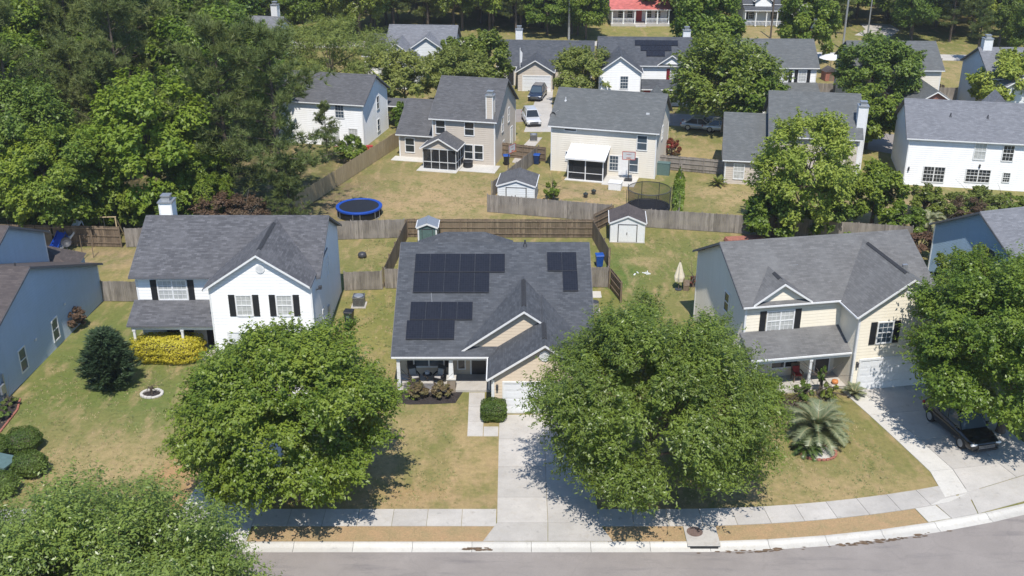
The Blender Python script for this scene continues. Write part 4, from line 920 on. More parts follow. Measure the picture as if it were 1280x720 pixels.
def boxy(name,label,cat,loc,rz,w,d,h,body,lid=None,lidh=.06):
    e=empty(name,loc,rz,label,cat); mb=MB(); mb.box(-w/2,w/2,-d/2,d/2,-.02,h); mb.build('body',M[body],e,bevel=.03)
    mb=MB(); mb.box(-w/2-.03,w/2+.03,-d/2-.03,d/2+.03,h+.002,h+lidh); mb.build('lid',M[lid or body],e,bevel=.015); return e
tb=boxy('transformer_box','pale green transformer box between clipped bushes at left','transformer box',(*G(6,592),0),R(-18),1.35,1.2,.78,'teal',None,.12)
boxy('utility_box','small dark green box with a white top in a dry back yard','utility box',(*G(955,278),0),.1,.7,.6,.85,'bin_green','white')
boxy('storage_box','grey storage cabinet by the gate beside the ivory house','storage box',(*G(829,218),0),R(-15),1.3,.7,1.25,'teal')
boxy('storage_box','black storage bench against the grey gate fence','storage box',(*G(850,212),0),R(-15),1.6,.6,.75,'black')
boxy('hot_tub_cover','white covered table on the lawn by the ivory house patio','covered table',(*G(769,236),0),R(-15),1.25,1.0,.7,'white')
mb=MB(); mb.lathe([(.5,0),(.52,.2),(.5,.62),(.42,.68),(0,.7)],n=20); e=empty('planter',(*G(585,209),0),0,'black round tub on the patio beside the screen porch','tub'); mb.build('body',M['black'],e); mb=MB(); mb.lathe([(.5,.60),(.55,.62),(.55,.68),(.5,.69)],n=20); mb.build('rim',M['metal_dark'],e)
mb=MB(); mb.lathe([(.0,.0),(.3,.02),(.38,.2),(.32,.42),(.15,.5),(0,.5)],n=14); o=mb.build('fire_bowl',M['metal_dark'],smooth=True); o.location=(*G(453,322),0); tag(o,'dark round pot alone on the small fenced lawn','pot')
def hoop(label,loc,rz):
    e=empty('basketball_hoop',loc,rz,label,'basketball hoop'); mb=MB(); mb.box(-.4,.4,-.35,.45,0,.18); mb.build('base',M['black'],e,bevel=.05); MB().tube((0,.1,.15),(0,.0,2.9),.05).build('pole',M['metal_dark'],e)
    mb=MB(); mb.box(-.65,.65,-.42,-.38,2.35,3.2); o=mb.build('backboard',M['grey_trim'],e); q=MB()
    for a in ((-.66,.66,2.34,2.40),(-.66,.66,3.15,3.21),(-.66,-.6,2.4,3.15),(.6,.66,2.4,3.15),(-.25,.25,2.55,2.58),(-.25,.25,2.9,2.93)): q.box(a[0],a[1],-.435,-.421,a[2],a[3])
    q.build('frame',M['red'],o); q=MB(); q.lathe([(.22,2.5),(.24,2.51),(.22,2.53)],(0,-.66,0),16); q.build('rim',M['orange'],e); mb=MB(); mb.tube((0,0,2.7),(0,-.38,2.7),.03); mb.build('arm',M['metal_dark'],e)
hoop('basketball hoop on a stand before the ivory house patio',(*G(785,226),0),R(-10))
hoop('basketball hoop at the edge of the tan house patio',(*G(636,217),0),R(60))
# grill, ball-shaped patio things beside the ivory house
def grill(label,loc):
    e=empty('barbecue_grill',loc,R(-15),label,'grill'); mb=MB(); mb.box(-.6,.6,-.28,.28,.1,.8); mb.build('cabinet',M['black'],e,bevel=.02); mb=MB(); mb.prism([(-.42,-.28,.802),(-.42,.28,.802),(-.42,.26,1.08),(-.42,.05,1.22),(-.42,-.2,1.12)],(.84,0,0)); mb.build('lid',M['metal_dark'],e,bevel=.04); MB().box(-.6,.6,-.32,-.29,.75,.8).build('handle',M['metal'],e)
grill('black barbecue grill against the ivory house wall',(*G(768,218),0))
def patio_chair(name,label,loc,rz,frame,seat,cat='chair',group=None):
    e=empty(name,loc,rz,label,cat,group); mb=MB()
    mb.box(-.29,.29,-.28,.28,.38,.44); mb.build('seat',M[frame],e); mb=MB(); mb.prism([(-.29,.24,.44),(-.29,.30,.44),(-.29,.46,1.1),(-.29,.41,1.1)],(.58,0,0)); mb.build('backrest',M[frame],e)
    for sx in (-1,1):
        for sy in (-1,1): mb=MB(); mb.box(sx*.27-.03,sx*.27+.03,sy*.25-.03,sy*.25+.03,0,.38 if sy>0 else .64); mb.build('leg',M[frame],e)
        mb=MB(); mb.box(sx*.3-.04,sx*.3+.04,-.3,.3,.642,.68); mb.build('armrest',M[frame],e)
    mb=MB(); mb.box(-.25,.25,-.25,.22,.442,.53); mb.build('cushion',M[seat],e,bevel=.03); mb=MB(); mb.prism([(-.22,.14,.53),(-.22,.26,.53),(-.22,.36,.92),(-.22,.26,.92)],(.44,0,0)); mb.build('back_cushion',M[seat],e,bevel=.03); return e
patio_chair('porch_chair','black porch chair with grey cushions, left of the small table on the porch',(-6.4,61.85,.16),R(25),'black','cushion')
patio_chair('porch_chair','black porch chair with grey cushions, nearest the porch column',(-4.75,61.85,.16),R(-25),'black','cushion')
e=empty('side_table',(-5.55,62.1,.16),0,'small dark table between the two porch chairs','table'); mb=MB(); mb.lathe([(0,.5),(.32,.5),(.32,.54),(0,.54)],n=18); mb.build('tabletop',M['metal_dark'],e); MB().tube((0,0,0),(0,0,.5),.05).build('leg',M['metal_dark'],e); mb=MB(); mb.lathe([(.1,.545),(.14,.56),(.16,.72),(0,.72)],n=12); mb.build('flower_pot',M['white'],e)
o=MB().box(-7.05,-4.5,60.98,61.75,.165,.178).build('porch_rug',plain('grey_rug',(.17,.165,.17),.9,.1)); tag(o,'flat grey mat along the front edge of the porch','mat')
patio_chair('porch_chair','red cushioned chair on the porch of the cream house',(*G(995,478),.16),R(8),'wood_brown','red') if 'wood_brown' in M else None
mb=MB(); mb.lathe([(0,.0),(.15,.02),(.23,.12),(.2,.24),(.08,.29),(0,.27)],n=14); o=mb.build('pumpkin',M['orange'],smooth=True); o.location=(*G(1043,482),.16); tag(o,'round orange pot ornament by the cream house front door','ornament')
# orange thing behind the right house
e=empty('lumber_stack',(*G(930,302),0),R(8),'low flat stack of orange-red boards by the back fence','board stack'); 
for i in range(4): MB().box(-1.7+.03*i,1.7-.05*i,-.5+.02*i,.5,.1+i*.07,.16+i*.07).build('board',M['terracotta'],e)
MB().box(-1.4,-1.2,-.5,.5,0,.1).build('bearer',M['wood_brown'],e)
# closed umbrella and bench
e=empty('patio_umbrella',(*G(848,362),0),0,'closed cream patio umbrella beside the cream house side wall','umbrella'); MB().tube((0,0,0),(0,0,2.5),.03).build('pole',M['wood_brown'],e)
mb=MB(); pr=[]
for k in range(6):
    z=.75+k*.32; r=[.30,.34,.27,.20,.13,.04][k]; pr.append((r,z))
mb.lathe(pr,n=14); 
for i in range(len(mb.v)):
    x,y,z=mb.v[i]; f=1+.22*math.cos(7*math.atan2(y,x)); mb.v[i]=(x*f,y*f,z)
mb.build('canopy',plain('cream_canvas',(.70,.63,.5),.8,.08),e); MB().lathe([(.28,0),(.28,.06),(.06,.1)],n=14).build('base',M['metal_dark'],e)
e=empty('garden_bench',(*G(858,360),0),R(80),'brown wooden bench frame behind the closed umbrella','bench'); MB().box(-.6,.6,-.22,.22,.4,.45).build('seat',M['wood_brown'],e); MB().box(-.6,.6,.2,.26,.46,1.0).build('backrest',M['wood_brown'],e)
for sx in (-1,1): MB().box(sx*.55-.04,sx*.55+.04,-.2,.24,0,.4).build('leg',M['wood_brown'],e)
mb=MB()
for i in range(7):
    x,y=random.gauss(0,.4),random.gauss(0,.15); a=random.random()*3; mb.obox((x,y),(math.cos(a),math.sin(a)),random.uniform(.08,.25),random.uniform(.02,.06),.0,random.uniform(.02,.06))
o=mb.build('scrap_pile',M['white']); o.location=(*G(803,342),0); tag(o,'few white scraps lying on the green back lawn','scraps')
for i,(px,py) in enumerate(((732,247),(742,243))):
    e=empty('flower_pot',(*G(px,py),0),0,'tiny dark flower pot on the dry lawn before the ivory house porch','flower pot','flower pots on the dry lawn'); mb=MB(); mb.lathe([(.14,0),(.24,.36),(.26,.36),(.26,.42),(.22,.42),(.2,.36),(0,.36)],n=14); mb.build('pot',M['metal_dark'],e); MB().lathe([(.2,.37),(.12,.5),(0,.6)],n=7).build('plant',M['bin_green'],e)
# play yard at left
e=empty('playground_slide',(*G(80,309),0),R(-20),'small blue plastic slide in the left back yard','slide')
def slide(e,mat,w,hgt,ln,frame):
    mb=MB(); n=8; pr=[]
    for i in range(n+1):
        t=i/n; pr.append((-w/2,-ln*t,hgt*(1-t)**1.4+.12))
    mb.prism(pr+[(x,y,z-.06) for x,y,z in reversed(pr)],(w,0,0)); mb.build('chute',M[mat],e)
    for sx in (-1,1): mb=MB(); mb.prism([(sx*w/2,y,z+.14) for x,y,z in pr]+[(sx*w/2,y,z-.06) for x,y,z in reversed(pr)],(sx*.05,0,0)); mb.build('side_rail',M[mat],e)
    mb=MB(); 
    for sx in (-1,1): mb.tube((sx*w/2,.05,hgt+.2),(sx*w/2,.5,0),.04)
    for k in range(4): mb.tube((-w/2,.1+.1*k,hgt*(1-.25*k)),(w/2,.1+.1*k,hgt*(1-.25*k)),.025)
    mb.build('ladder',M[frame],e)
slide(e,'pad_blue',.75,1.25,1.7,'pad_blue')
e=empty('playground_slide',(*G(103,303),0),R(-35),'taller white slide beside the blue slide in the left back yard','slide'); slide(e,'white',.7,1.9,2.6,'white')
e=empty('swing_set',(*G(122,300),0),R(4),'thin wooden swing frame against the shaded fence','swing set')
for sx in (-1,1):
    for sy in (-1,1): MB().tube((sx*1.8,0,2.1),(sx*2.1,sy*.9,0),.06).build('leg',M['wood_tan'],e)
MB().tube((-1.9,0,2.1),(1.9,0,2.1),.06).build('beam',M['wood_tan'],e)
for x in (-.8,.6):
    mb=MB(); mb.tube((x-.2,0,2.1),(x-.2,0,.55),.012,n=5); mb.tube((x+.2,0,2.1),(x+.2,0,.55),.012,n=5); o=mb.build('chain',M['metal'],e); MB().box(x-.24,x+.24,-.1,.1,.5,.55).build('swing_seat',M['black'],o)
def ball(label,px,py,r,mat):
    mb=MB(); n=10; mb.lathe([(r*math.sin(math.pi*i/n)+1e-5,r-r*math.cos(math.pi*i/n)) for i in range(n+1)],n=14); o=mb.build('ball',M[mat],smooth=True); o.location=(*G(px,py),0); tag(o,label,'ball')
ball('red ball on the ground in the left play yard',126,304,.42,'red')
for i,(px,py) in enumerate(((104,325),(117,322))):
    o=MB().tube((0,0,0),(.05,0,2.2),.035).build('post',M['wood_brown']); o.location=(*G(px,py),0); tag(o,'thin bare post in the left back yard, '+('nearer the pale blue house' if i==0 else 'nearer the white house'),'post','posts in the left back yard')
# kids' chairs/table under the pines at house A
e=empty('picnic_table',(*G(428,192),0),R(-10),'pinkish picnic table behind the pines by the white house','picnic table'); MB().box(-.9,.9,-.4,.4,.7,.76).build('tabletop',M['terracotta'],e)
for s in (-1,1): MB().box(-.9,.9,s*.75-.14,s*.75+.14,.42,.47).build('seat',M['terracotta'],e); MB().box(s*.6-.05,s*.6+.05,-.7,.7,0,.69).build('leg',M['terracotta'],e)
boxy('storage_box','red box at the corner of the white house behind the tan fence','box',(*G(462,187),0),.2,.7,.5,.4,'red')
# parasol far back
e=empty('patio_umbrella',(*G(1037,92,0),0),0,'open white patio umbrella behind the white house with shutters','umbrella'); MB().tube((0,0,0),(0,0,2.7),.05).build('pole',M['metal'],e); mb=MB(); mb.lathe([(1.75,2.25),(1.0,2.6),(.02,2.85)],n=10); mb.build('canopy',M['white'],e)
e=empty('playhouse',(*G(1036,100),0),R(10),'small red-brown playhouse under the open white umbrella','playhouse'); MB().box(-.9,.9,-.7,.7,0,1.3).build('wall',M['terracotta'],e); MB().prism([(-1,-.85,1.302),(1,-.85,1.302),(0,-.85,1.9)],(0,1.7,0)).build('roof',M['sh_brown'],e); MB().box(-.3,.3,-.72,-.702,0,.95).build('door',M['wood_brown'],e)
# fire pit ring of white stones on left lawn
e=empty('stone_ring',(*G(190,493),0),0,'small ring of white stones around a plant on the left lawn','stone ring')
for i in range(16):
    t=2*math.pi*i/16; r=.66; mb=MB(); mb.obox((r*math.cos(t),r*.8*math.sin(t)),(-math.sin(t),math.cos(t)),.13,.09,0,.13+random.uniform(-.02,.03)); mb.build('stone',M['gravel'],e,bevel=.03)
MB().lathe([(.58,.03),(0,.05)],n=16,sy=.8).build('soil',M['mulch'],e)
# poles and flag
def upole(label,px,py,h,r=.16,arm=True,mat='metal'):
    x,y=G(px,py); e=empty('utility_pole',(x,y,0),R(10),label,'utility pole'); MB().tube((0,0,-.3),(0,0,h),r,r*.7,10).build('pole',M[mat],e)
    if arm: MB().box(-1.1,1.1,-.06,.06,h-.7,h-.55).build('crossarm',M['wood_brown'],e)
upole('tall pale utility pole behind the low dark-roofed house',711,50,14,.2,False)
upole('tall leaning grey utility pole beside the open white umbrella',1053,62,13,.17)
upole('shorter grey utility pole by the pale driveway at the top',1084,47,8,.14)
upole('brown utility pole at the far farmhouse lawn',963,48,11,.16,False,'bark')
x,y=G(650,112); e=empty('flagpole',(x,y,0),0,'white flagpole with a limp pale flag before the low house','flagpole'); MB().tube((0,0,0),(0,0,5.6),.05).build('pole',M['white'],e); mb=MB(); mb.prism([(.06,0,5.3),(.32,.1,4.9),(.25,.05,3.7),(.06,0,3.6)],(0,.04,0)); mb.build('flag',M['white'],e)

# ------------------------------------------------------------------ cars
def car(label,loc,rz,paint,kind='suv',cat='car',glass='glass'):
    name='parked_car'; e=empty(name,loc,rz,label,cat)
    pm=newmat('car_paint'); m,nt,b=pm; b.inputs['Base Color'].default_value=c4(paint); b.inputs['Roughness'].default_value=.25; b.inputs['Coat Weight'].default_value=.7; b.inputs['Metallic'].default_value=.25
    Ln,Wd=(4.7,.93); belt=.98 if kind=='suv' else .88; top=1.66 if kind=='suv' else 1.43
    st=[(-2.35,.70,.36,.62),(-2.25,.84,.26,.78),(-1.9,.91,.24,.84),(-1.1,.93,.24,belt-.03),(0,.93,.24,belt),(1.2,.93,.24,belt),(1.9,.92,.26,belt-.02),(2.22,.86,.3,belt-.06),(2.33,.76,.4,belt-.25)]
    mb=MB(); V=[];F=[]
    for y,w,z0,z1 in st: V+=[(-w*.9,y,z0),(-w,y,z0+.14),(-w,y,(z0+z1)/2+.05),(-w*.93,y,z1-.03),(-w*.82,y,z1),(w*.82,y,z1),(w*.93,y,z1-.03),(w,y,(z0+z1)/2+.05),(w,y,z0+.14),(w*.9,y,z0)]
    n=10
    for i in range(len(st)-1):
        for k in range(n): F.append((i*n+k,i*n+(k+1)%n,(i+1)*n+(k+1)%n,(i+1)*n+k))
    F+=[tuple(range(n)),tuple(range((len(st)-1)*n,len(st)*n))[::-1]]
    mb.add(V,F); mb.build('body',m,e,smooth=True)
    y0,y1,y2,y3=(-1.15,-.45,1.55,2.15) if kind=='suv' else (-.95,-.2,1.05,1.85)
    wb,wt=.80,.62
    mb=MB(); C=[(-wb,y0,belt-.03),(wb,y0,belt-.03),(wb,y3,belt-.03),(-wb,y3,belt-.03),(-wt,y1,top-.04),(wt,y1,top-.04),(wt,y2,top-.04),(-wt,y2,top-.04)]
    mb.add(C,[(4,5,6,7),(0,1,5,4),(1,2,6,5),(2,3,7,6),(3,0,4,7)]); mb.build('window',M[glass],e)
    mb=MB(); mb.add([(-wt-.02,y1-.06,top-.045),(wt+.02,y1-.06,top-.045),(wt+.02,y2+.08,top-.045),(-wt-.02,y2+.08,top-.045),(-wt+.04,y1+.06,top+.02),(wt-.04,y1+.06,top+.02),(wt-.04,y2-.04,top+.02),(-wt+.04,y2-.04,top+.02)],[(0,3,2,1),(4,5,6,7),(0,1,5,4),(1,2,6,5),(2,3,7,6),(3,0,4,7)])
    for a,b_ in ((0,4),(1,5),(2,6),(3,7)): mb.tube(C[a],C[b_],.045,n=6)
    for s in (-1,1):
        for f in ((.36,.62) if kind=='suv' else (.45,)):
            yb=y0+(y3-y0)*f; yt=y1+(y2-y1)*f; mb.tube((s*(wb+.005),yb,belt-.03),(s*(wt+.005),yt,top-.04),.035,n=6)
    mb.build('roof',m,e)
    for s in (-1,1):
        for y in (-1.45,1.42):
            mb=MB(); mb.tube((s*.74,y,.34),(s*.945,y,.34),.34,n=22); w=mb.build('wheel',M['rubber'],e); q=MB(); q.tube((s*.946,y,.34),(s*.955,y,.34),.22,n=16); q.build('rim',M['metal'],w)
        mb=MB(); mb.box(s*.72-.17,s*.72+.17,-2.33,-2.2,.60,.72); mb.build('headlight',M['white'],e,bevel=.03); mb=MB(); mb.box(s*.74-.12,s*.74+.12,2.24,2.34,.68,.84); mb.build('tail_light',M['red'],e)
        mb=MB(); mb.box(s*.98-.09,s*.98+.09,-1.0,-.85,belt,belt+.13); mb.build('mirror',m,e,bevel=.03)
    mb=MB(); mb.box(-.5,.5,-2.37,-2.33,.40,.66); g=mb.build('grille',M['black'],e); q=MB()
    for z in (.45,.52,.59): q.box(-.48,.48,-2.385,-2.371,z,z+.02)
    q.build('grille_bar',M['metal'],g); mb=MB(); mb.box(-.72,.72,-2.385,-2.3,.26,.38); mb.build('bumper',M['black'],e,bevel=.03)
    return e
cx,cy=G(1198,541); bc=car('black car parked on the concrete drive under the right tree',(cx,cy,.04),R(13),(.012,.012,.013),'suv',glass='glass_sky'); bc.scale=(1.1,1.1,1.1)
car('dark blue vehicle parked in front of the low tan garage',(*G(672,122),.03),R(-12),(.02,.035,.07),'suv',glass='glass_sky')
car('white car half hidden behind the tan house wall',(*G(664,153),.03),R(8),(.7,.7,.7),'suv')
car('silver car parked in deep shade under the big round tree',(*G(876,162),.03),R(72),(.45,.47,.48),'sedan')
car('white car just right of the silver one in the tree shade',(*G(902,164),.03),R(80),(.6,.62,.62),'sedan')
# ------------------------------------------------------------------ foliage
L_OAK=leafmat('oak_leaves',(0.087,0.150,0.015),(0.162,0.242,0.028),(0.219,0.296,0.040),.32,.45,.42)
L_OAK2=leafmat('willow_oak_leaves',(0.109,0.158,0.021),(0.190,0.240,0.041),(0.226,0.292,0.046),.3,.5,.4)
L_SIL=leafmat('silvery_leaves',(0.112,0.176,0.030),(0.218,0.291,0.064),(0.237,0.315,0.060),.3,.6,.38)
L_MID=leafmat('broad_leaves',(0.086,0.163,0.017),(0.180,0.254,0.031),(0.235,0.311,0.041),.32,.4)
L_DARK=leafmat('deep_green_leaves',(0.065,0.124,0.019),(0.134,0.204,0.030),(0.172,0.249,0.038),.28,.4)
L_LIME=leafmat('lime_leaves',(0.168,0.259,0.022),(0.258,0.347,0.040),(0.291,0.363,0.045),.38,.4)
L_PALE=leafmat('pale_green_leaves',(0.187,0.261,0.036),(0.292,0.371,0.063),(0.324,0.394,0.070),.35,.4)
L_OLIVE=leafmat('olive_leaves',(0.158,0.206,0.045),(0.239,0.284,0.074),(0.262,0.307,0.075),.35,.3)
L_PINE=leafmat('pine_needles',(0.094,0.136,0.041),(0.169,0.207,0.065),(0.188,0.228,0.069),.2,.3)
L_JUN=leafmat('juniper_sprays',(0.022,0.046,0.022),(0.043,0.074,0.034),(0.054,0.090,0.038),.08,.3)
L_GOLD=leafmat('golden_hedge_leaves',(.36,.36,.03),(.55,.52,.05),(.58,.54,.06),.3,.4)
L_BOX=leafmat('clipped_hedge_leaves',(0.052,0.098,0.014),(0.109,0.172,0.029),(0.138,0.196,0.034),.25,.4)
L_BRN=leafmat('brown_foliage',(.09,.055,.035),(.15,.095,.06),(.17,.12,.075),.15,.2)
L_PALM=leafmat('palm_fronds',(0.138,0.174,0.083),(0.265,0.297,0.165),(0.299,0.325,0.182),.25,.5,.4)
L_CYC=leafmat('sago_fronds',(0.029,0.063,0.014),(0.063,0.115,0.023),(0.081,0.138,0.029),.15,.5,.35)
L_RED=leafmat('red_blossom',(.20,.025,.02),(.30,.05,.04),(.12,.09,.03),.2,.3)
L_PINK=leafmat('brown_pink_shrub',(.15,.12,.06),(.25,.16,.10),(.16,.17,.05),.2,.3)

def mesh_quads(name,co,nper,mat):
    """co: (n,nper,3)"""
    n=len(co); me=bpy.data.meshes.new(name); me.vertices.add(n*nper); me.vertices.foreach_set('co',co.astype(np.float32).ravel())
    me.loops.add(n*nper); me.loops.foreach_set('vertex_index',np.arange(n*nper,dtype=np.int32)); me.polygons.add(n)
    me.polygons.foreach_set('loop_start',np.arange(0,n*nper,nper,dtype=np.int32)); me.update(calc_edges=True); me.materials.append(mat); return me
def unit(v): return v/np.maximum(np.linalg.norm(v,axis=-1,keepdims=True),1e-9)
def leaves(rng,pts,out,l,w,mat,name,up=.8,rnd=.7):
    n=len(pts); nrm=unit(out*.6+np.array([0,0,up])+rng.normal(0,rnd*.6,(n,3))); t=unit(np.cross(nrm,rng.normal(0,1,(n,3)))); b=np.cross(nrm,t)
    s=rng.uniform(.65,1.3,(n,1)); L_=t*l*s*.5; W_=b*w*s*.5; fold=nrm*(w*.18)
    co=np.stack([pts-L_,pts-W_+fold-L_*.1,pts+L_,pts+W_+fold-L_*.1],1); return mesh_quads(name,co,4,mat)
def sph(rng,n): return unit(rng.normal(0,1,(n,3)))
def crown_pts(rng,rx,ry,rz,zc,nclump,nleaf,cs=(.16,.30),flat=.8,irr=.14,low=-.75,inner=.25,tw=0.3,taper=0):
    """clumps over an uneven ellipsoid, leaves through each clump"""
    n0=int(nclump*2/(1-low)); i0=np.arange(n0)+.5; ph=np.arccos(1-2*i0/n0); th=np.pi*(1+5**.5)*i0+rng.uniform(0,6.28)
    d=np.stack([np.cos(th)*np.sin(ph),np.sin(th)*np.sin(ph),np.cos(ph)],1); d=unit(d+rng.normal(0,1.5/np.sqrt(n0),(n0,3))); d=d[d[:,2]>low]; m=len(d)
    # big lobes make the outline uneven
    lob=sph(rng,7); lob[:,2]=np.abs(lob[:,2])*.7; amp=rng.uniform(-irr,irr,7)
    rr=1+sum(a*np.exp(-((1-d@q)/.25)) for a,q in zip(amp,lob))
    dep=np.where(rng.random(m)<inner,rng.uniform(.35,.75,m),rng.uniform(.78,.98,m))
    c=d*rr[:,None]*dep[:,None]; cr=rng.uniform(*cs,m)*(1.15-.35*np.abs(dep-.7))
    k=rng.choice(m,nleaf,p=cr**2/np.sum(cr**2)); q=sph(rng,nleaf); rad=cr[k]*(rng.random(nleaf)**.42)
    p=c[k]+q*rad[:,None]*np.array([1,1,flat]); 
    if tw>0:   # leafy twigs that stick out of the clumps and roughen the outline
        per=16; nt_=int(nleaf*tw/per); kk=rng.choice(m,nt_,p=cr**2/np.sum(cr**2)); qd=unit(sph(rng,nt_)+unit(c[kk])*.8); b0=c[kk]+qd*cr[kk][:,None]*.8*np.array([1,1,flat])
        td=unit(qd+unit(c[kk])*.4+rng.normal(0,.35,(nt_,3))+np.array([0,0,.15])); ln=rng.uniform(.07,.20,(nt_,1,1)); t=rng.random((nt_,per,1))
        tp=(b0[:,None,:]+td[:,None,:]*ln*t+rng.normal(0,.012,(nt_,per,3))).reshape(-1,3); p=np.concatenate([p,tp]); q=np.concatenate([q,np.repeat(td,per,0)])
    if taper: p[:,:2]*=(1-taper*np.clip(p[:,2:3],-.4,1)); c=c.copy(); c[:,:2]*=(1-taper*np.clip(c[:,2:3],-.4,1))
    S=np.array([rx,ry,rz]); P=p*S+np.array([0,0,zc]); O=unit(unit(q)*.8+unit(p)*.5)
    return P,O,c*S+np.array([0,0,zc])
def trunk_mesh(rng,name,zt,zc,clumps,r,mat,nb=9,lean=0):
    mb=MB(); top=(lean,0,zt); mb.tube((0,0,-.2),(0,0,.25),r*1.5,r*1.1,10,False); mb.tube((0,0,.25),top,r*1.1,r*.8,10,False)
    ids=rng.choice(len(clumps),min(nb,len(clumps)),replace=False)
    mb.tube(top,(lean*1.4,0,zc*1.08),r*.75,r*.25,8,False)
    for i in ids:
        c=clumps[i]; z0=zt+(zc-zt)*rng.uniform(0,.7); b=(lean*(z0/zt),0,z0); mid=tuple(b[k]+(c[k]*.92-b[k])*.5+(0,0,.4)[k] for k in range(3))
        mb.tube(b,mid,r*.42,r*.26,6,False); e=tuple(x*.95 if j<2 else x for j,x in enumerate(c)); mb.tube(mid,e,r*.26,r*.06,6,False)
        for q in range(2):
            dv=rng.normal(0,1,3)*.9; mb.tube(mid,tuple(np.array(e)+dv),r*.15,r*.04,5,False)
    me=bpy.data.meshes.new(name); me.from_pydata(mb.v,[],mb.f); me.polygons.foreach_set('use_smooth',[True]*len(me.polygons)); me.materials.append(mat); return me
def addmesh(name,me,parent): o=bpy.data.objects.new(name,me); COL.objects.link(o); o.parent=parent; return o
def tree(loc,label,cat='tree',group=None,name='shade_tree',seed=1,rx=5,ry=None,rz=4,zc=5,zt=2,ncl=70,nl=30000,l=.3,w=.15,mat=None,r=.2,bark='bark',rot=0,lean=0,**k):
    rng=np.random.default_rng(seed); e=empty(name,(loc[0],loc[1],0),rot,label,cat,group)
    P,O,c=crown_pts(rng,rx,ry or rx,rz,zc,ncl,nl,**k); 
    ok=P[:,2]>.35; P,O=P[ok],O[ok]
    addmesh('crown',leaves(rng,P,O,l,w,mat,'crown'),e); addmesh('trunk',trunk_mesh(rng,'trunk',zt,zc,c,r,M[bark],lean=lean),e); return e
# --- the four street trees
tree(G(360,512,5.6),'big round green street tree before the white two-storey house','tree',None,'street_tree',11,5.3,5.2,4.4,5.9,1.9,150,105000,.19,.095,L_OAK,.22,irr=.26,low=-.8,cs=(.09,.25),tw=.45,taper=.1)
tree(G(815,492,6.3),'widest round street tree, beside the drive of the solar panel house','tree',None,'street_tree',29,5.75,5.7,4.85,6.3,2.0,170,115000,.20,.07,L_OAK2,.25,irr=.16,low=-.78,cs=(.09,.24),tw=.5,taper=.2)
tree(G(112,752,5.5),'pale silvery green street tree at the lower left corner','tree',None,'street_tree',33,6.6,5.8,4.5,5.4,2.0,230,150000,.17,.07,L_SIL,.22,irr=.10,low=-.9,cs=(.13,.23),inner=.3,tw=.4)
tree((29.6,56.0),'large leafy street tree overhanging the black car at right','tree',None,'street_tree',44,6.1,5.8,4.9,6.3,2.2,160,105000,.20,.10,L_OAK,.24,irr=.16,low=-.85,cs=(.10,.22),tw=.4)
# --- trees round the back yards (photo spot of the crown's middle, its height there)
def mid(px,py,zc,R_,rz,mat,label,seed,nl=16000,l=.42,w=.2,ncl=55,cat='tree',name='shade_tree',bark='bark',zt=1.8,**k):
    return tree(G(px,py,zc),label,cat,None,name,seed,R_*.9,None,rz*.93,zc,zt,ncl,nl,l,w,mat,.18,bark,**k)
mid(1008,212,6.2,4.8,5.3,L_PALE,'light green loose-crowned tree before the grey-roofed beige house',51,26000,.30,.14,80,irr=.12,cs=(.13,.24),inner=.35)
mid(970,265,2.4,3.0,2.4,L_OAK,'low bright green tree by the grey fence, left of the thicket',52,9000,.34,.17,40,irr=.3)
mid(1095,243,3.2,2.6,3.4,L_MID,'dense dark green tree at the corner of the long white house',53,12000,.32,.16,42)
mid(728,90,4.4,4.1,3.1,L_OLIVE,'round olive tree behind the ivory house roof',54,14000,.4,.15,irr=.12)
mid(908,98,6.0,6.6,5.2,L_OAK2,'very wide green tree with cars parked in its shade',55,22000,.45,.2,75,irr=.2)
mid(948,125,4.4,3.6,3.4,L_OAK,'brighter green tree joined to the wide tree over the cars',56,10000,.4,.2)
mid(884,34,7.0,4.7,6.6,L_MID,'tall leafy tree right of the red-roofed cottage',57,20000,.5,.24,70)
mid(1100,86,5.6,5.2,4.2,L_DARK,'dark green round tree hiding the pale house with brick garage',58,18000,.4,.2,60)
mid(1088,142,4.0,3.9,3.3,L_OAK,'lighter green tree just below the dark round tree',59,13000,.38,.19)
mid(1262,103,4.6,4.4,3.8,L_PALE,'pale green tree at the right edge before the grey-blue house',60,14000,.42,.2)
mid(412,68,6.3,8.2,4.6,L_OLIVE,'very wide hazy olive tree behind the pines',61,26000,.36,.1,80,irr=.1,cs=(.15,.26))
mid(505,96,4.6,4.8,3.4,L_OLIVE,'open-branched olive tree left of the tan house roof',62,13000,.4,.16,45,irr=.25,zt=1.4)
mid(570,90,4.6,4.2,3.2,L_OLIVE,'olive tree touching the tan house roof',63,13000,.4,.16)
mid(604,74,4.8,3.6,3.9,L_OAK2,'greener tree behind the tan house ridge, before the light grey roof',64,12000,.42,.2)
mid(562,72,4.4,2.0,2.9,L_OAK2,'narrow green tree at the right corner of the light grey roofed house',65,7000,.4,.18,30)
mid(1012,26,6.0,4.6,6.2,L_MID,'dark tree by the white farmhouse at the top',66,16000,.5,.22)
mid(1196,258,1.2,1.8,1.25,L_OLIVE,'grey-green bush under the gridded windows of the long white house',67,6000,.26,.1,28,'shrub','shrub',zt=.5)
mid(1158,250,1.5,1.6,1.5,L_OAK2,'green bush at the left of the long white house wall',68,6000,.26,.12,28,'shrub','shrub',zt=.5)
mid(1228,252,1.4,1.8,1.5,L_OLIVE,'olive bush before the patio window of the long white house',69,6500,.26,.11,30,'shrub','shrub',zt=.5)
mid(1266,258,1.0,1.8,1.1,L_OAK2,'green bush under the small window at the right edge',70,6000,.26,.12,28,'shrub','shrub',zt=.5)
mid(1212,262,1.3,1.6,1.3,L_BRN,'grey-brown bare bush amid the green shrubs at right',71,3500,.24,.06,24,'shrub','shrub',zt=.4)
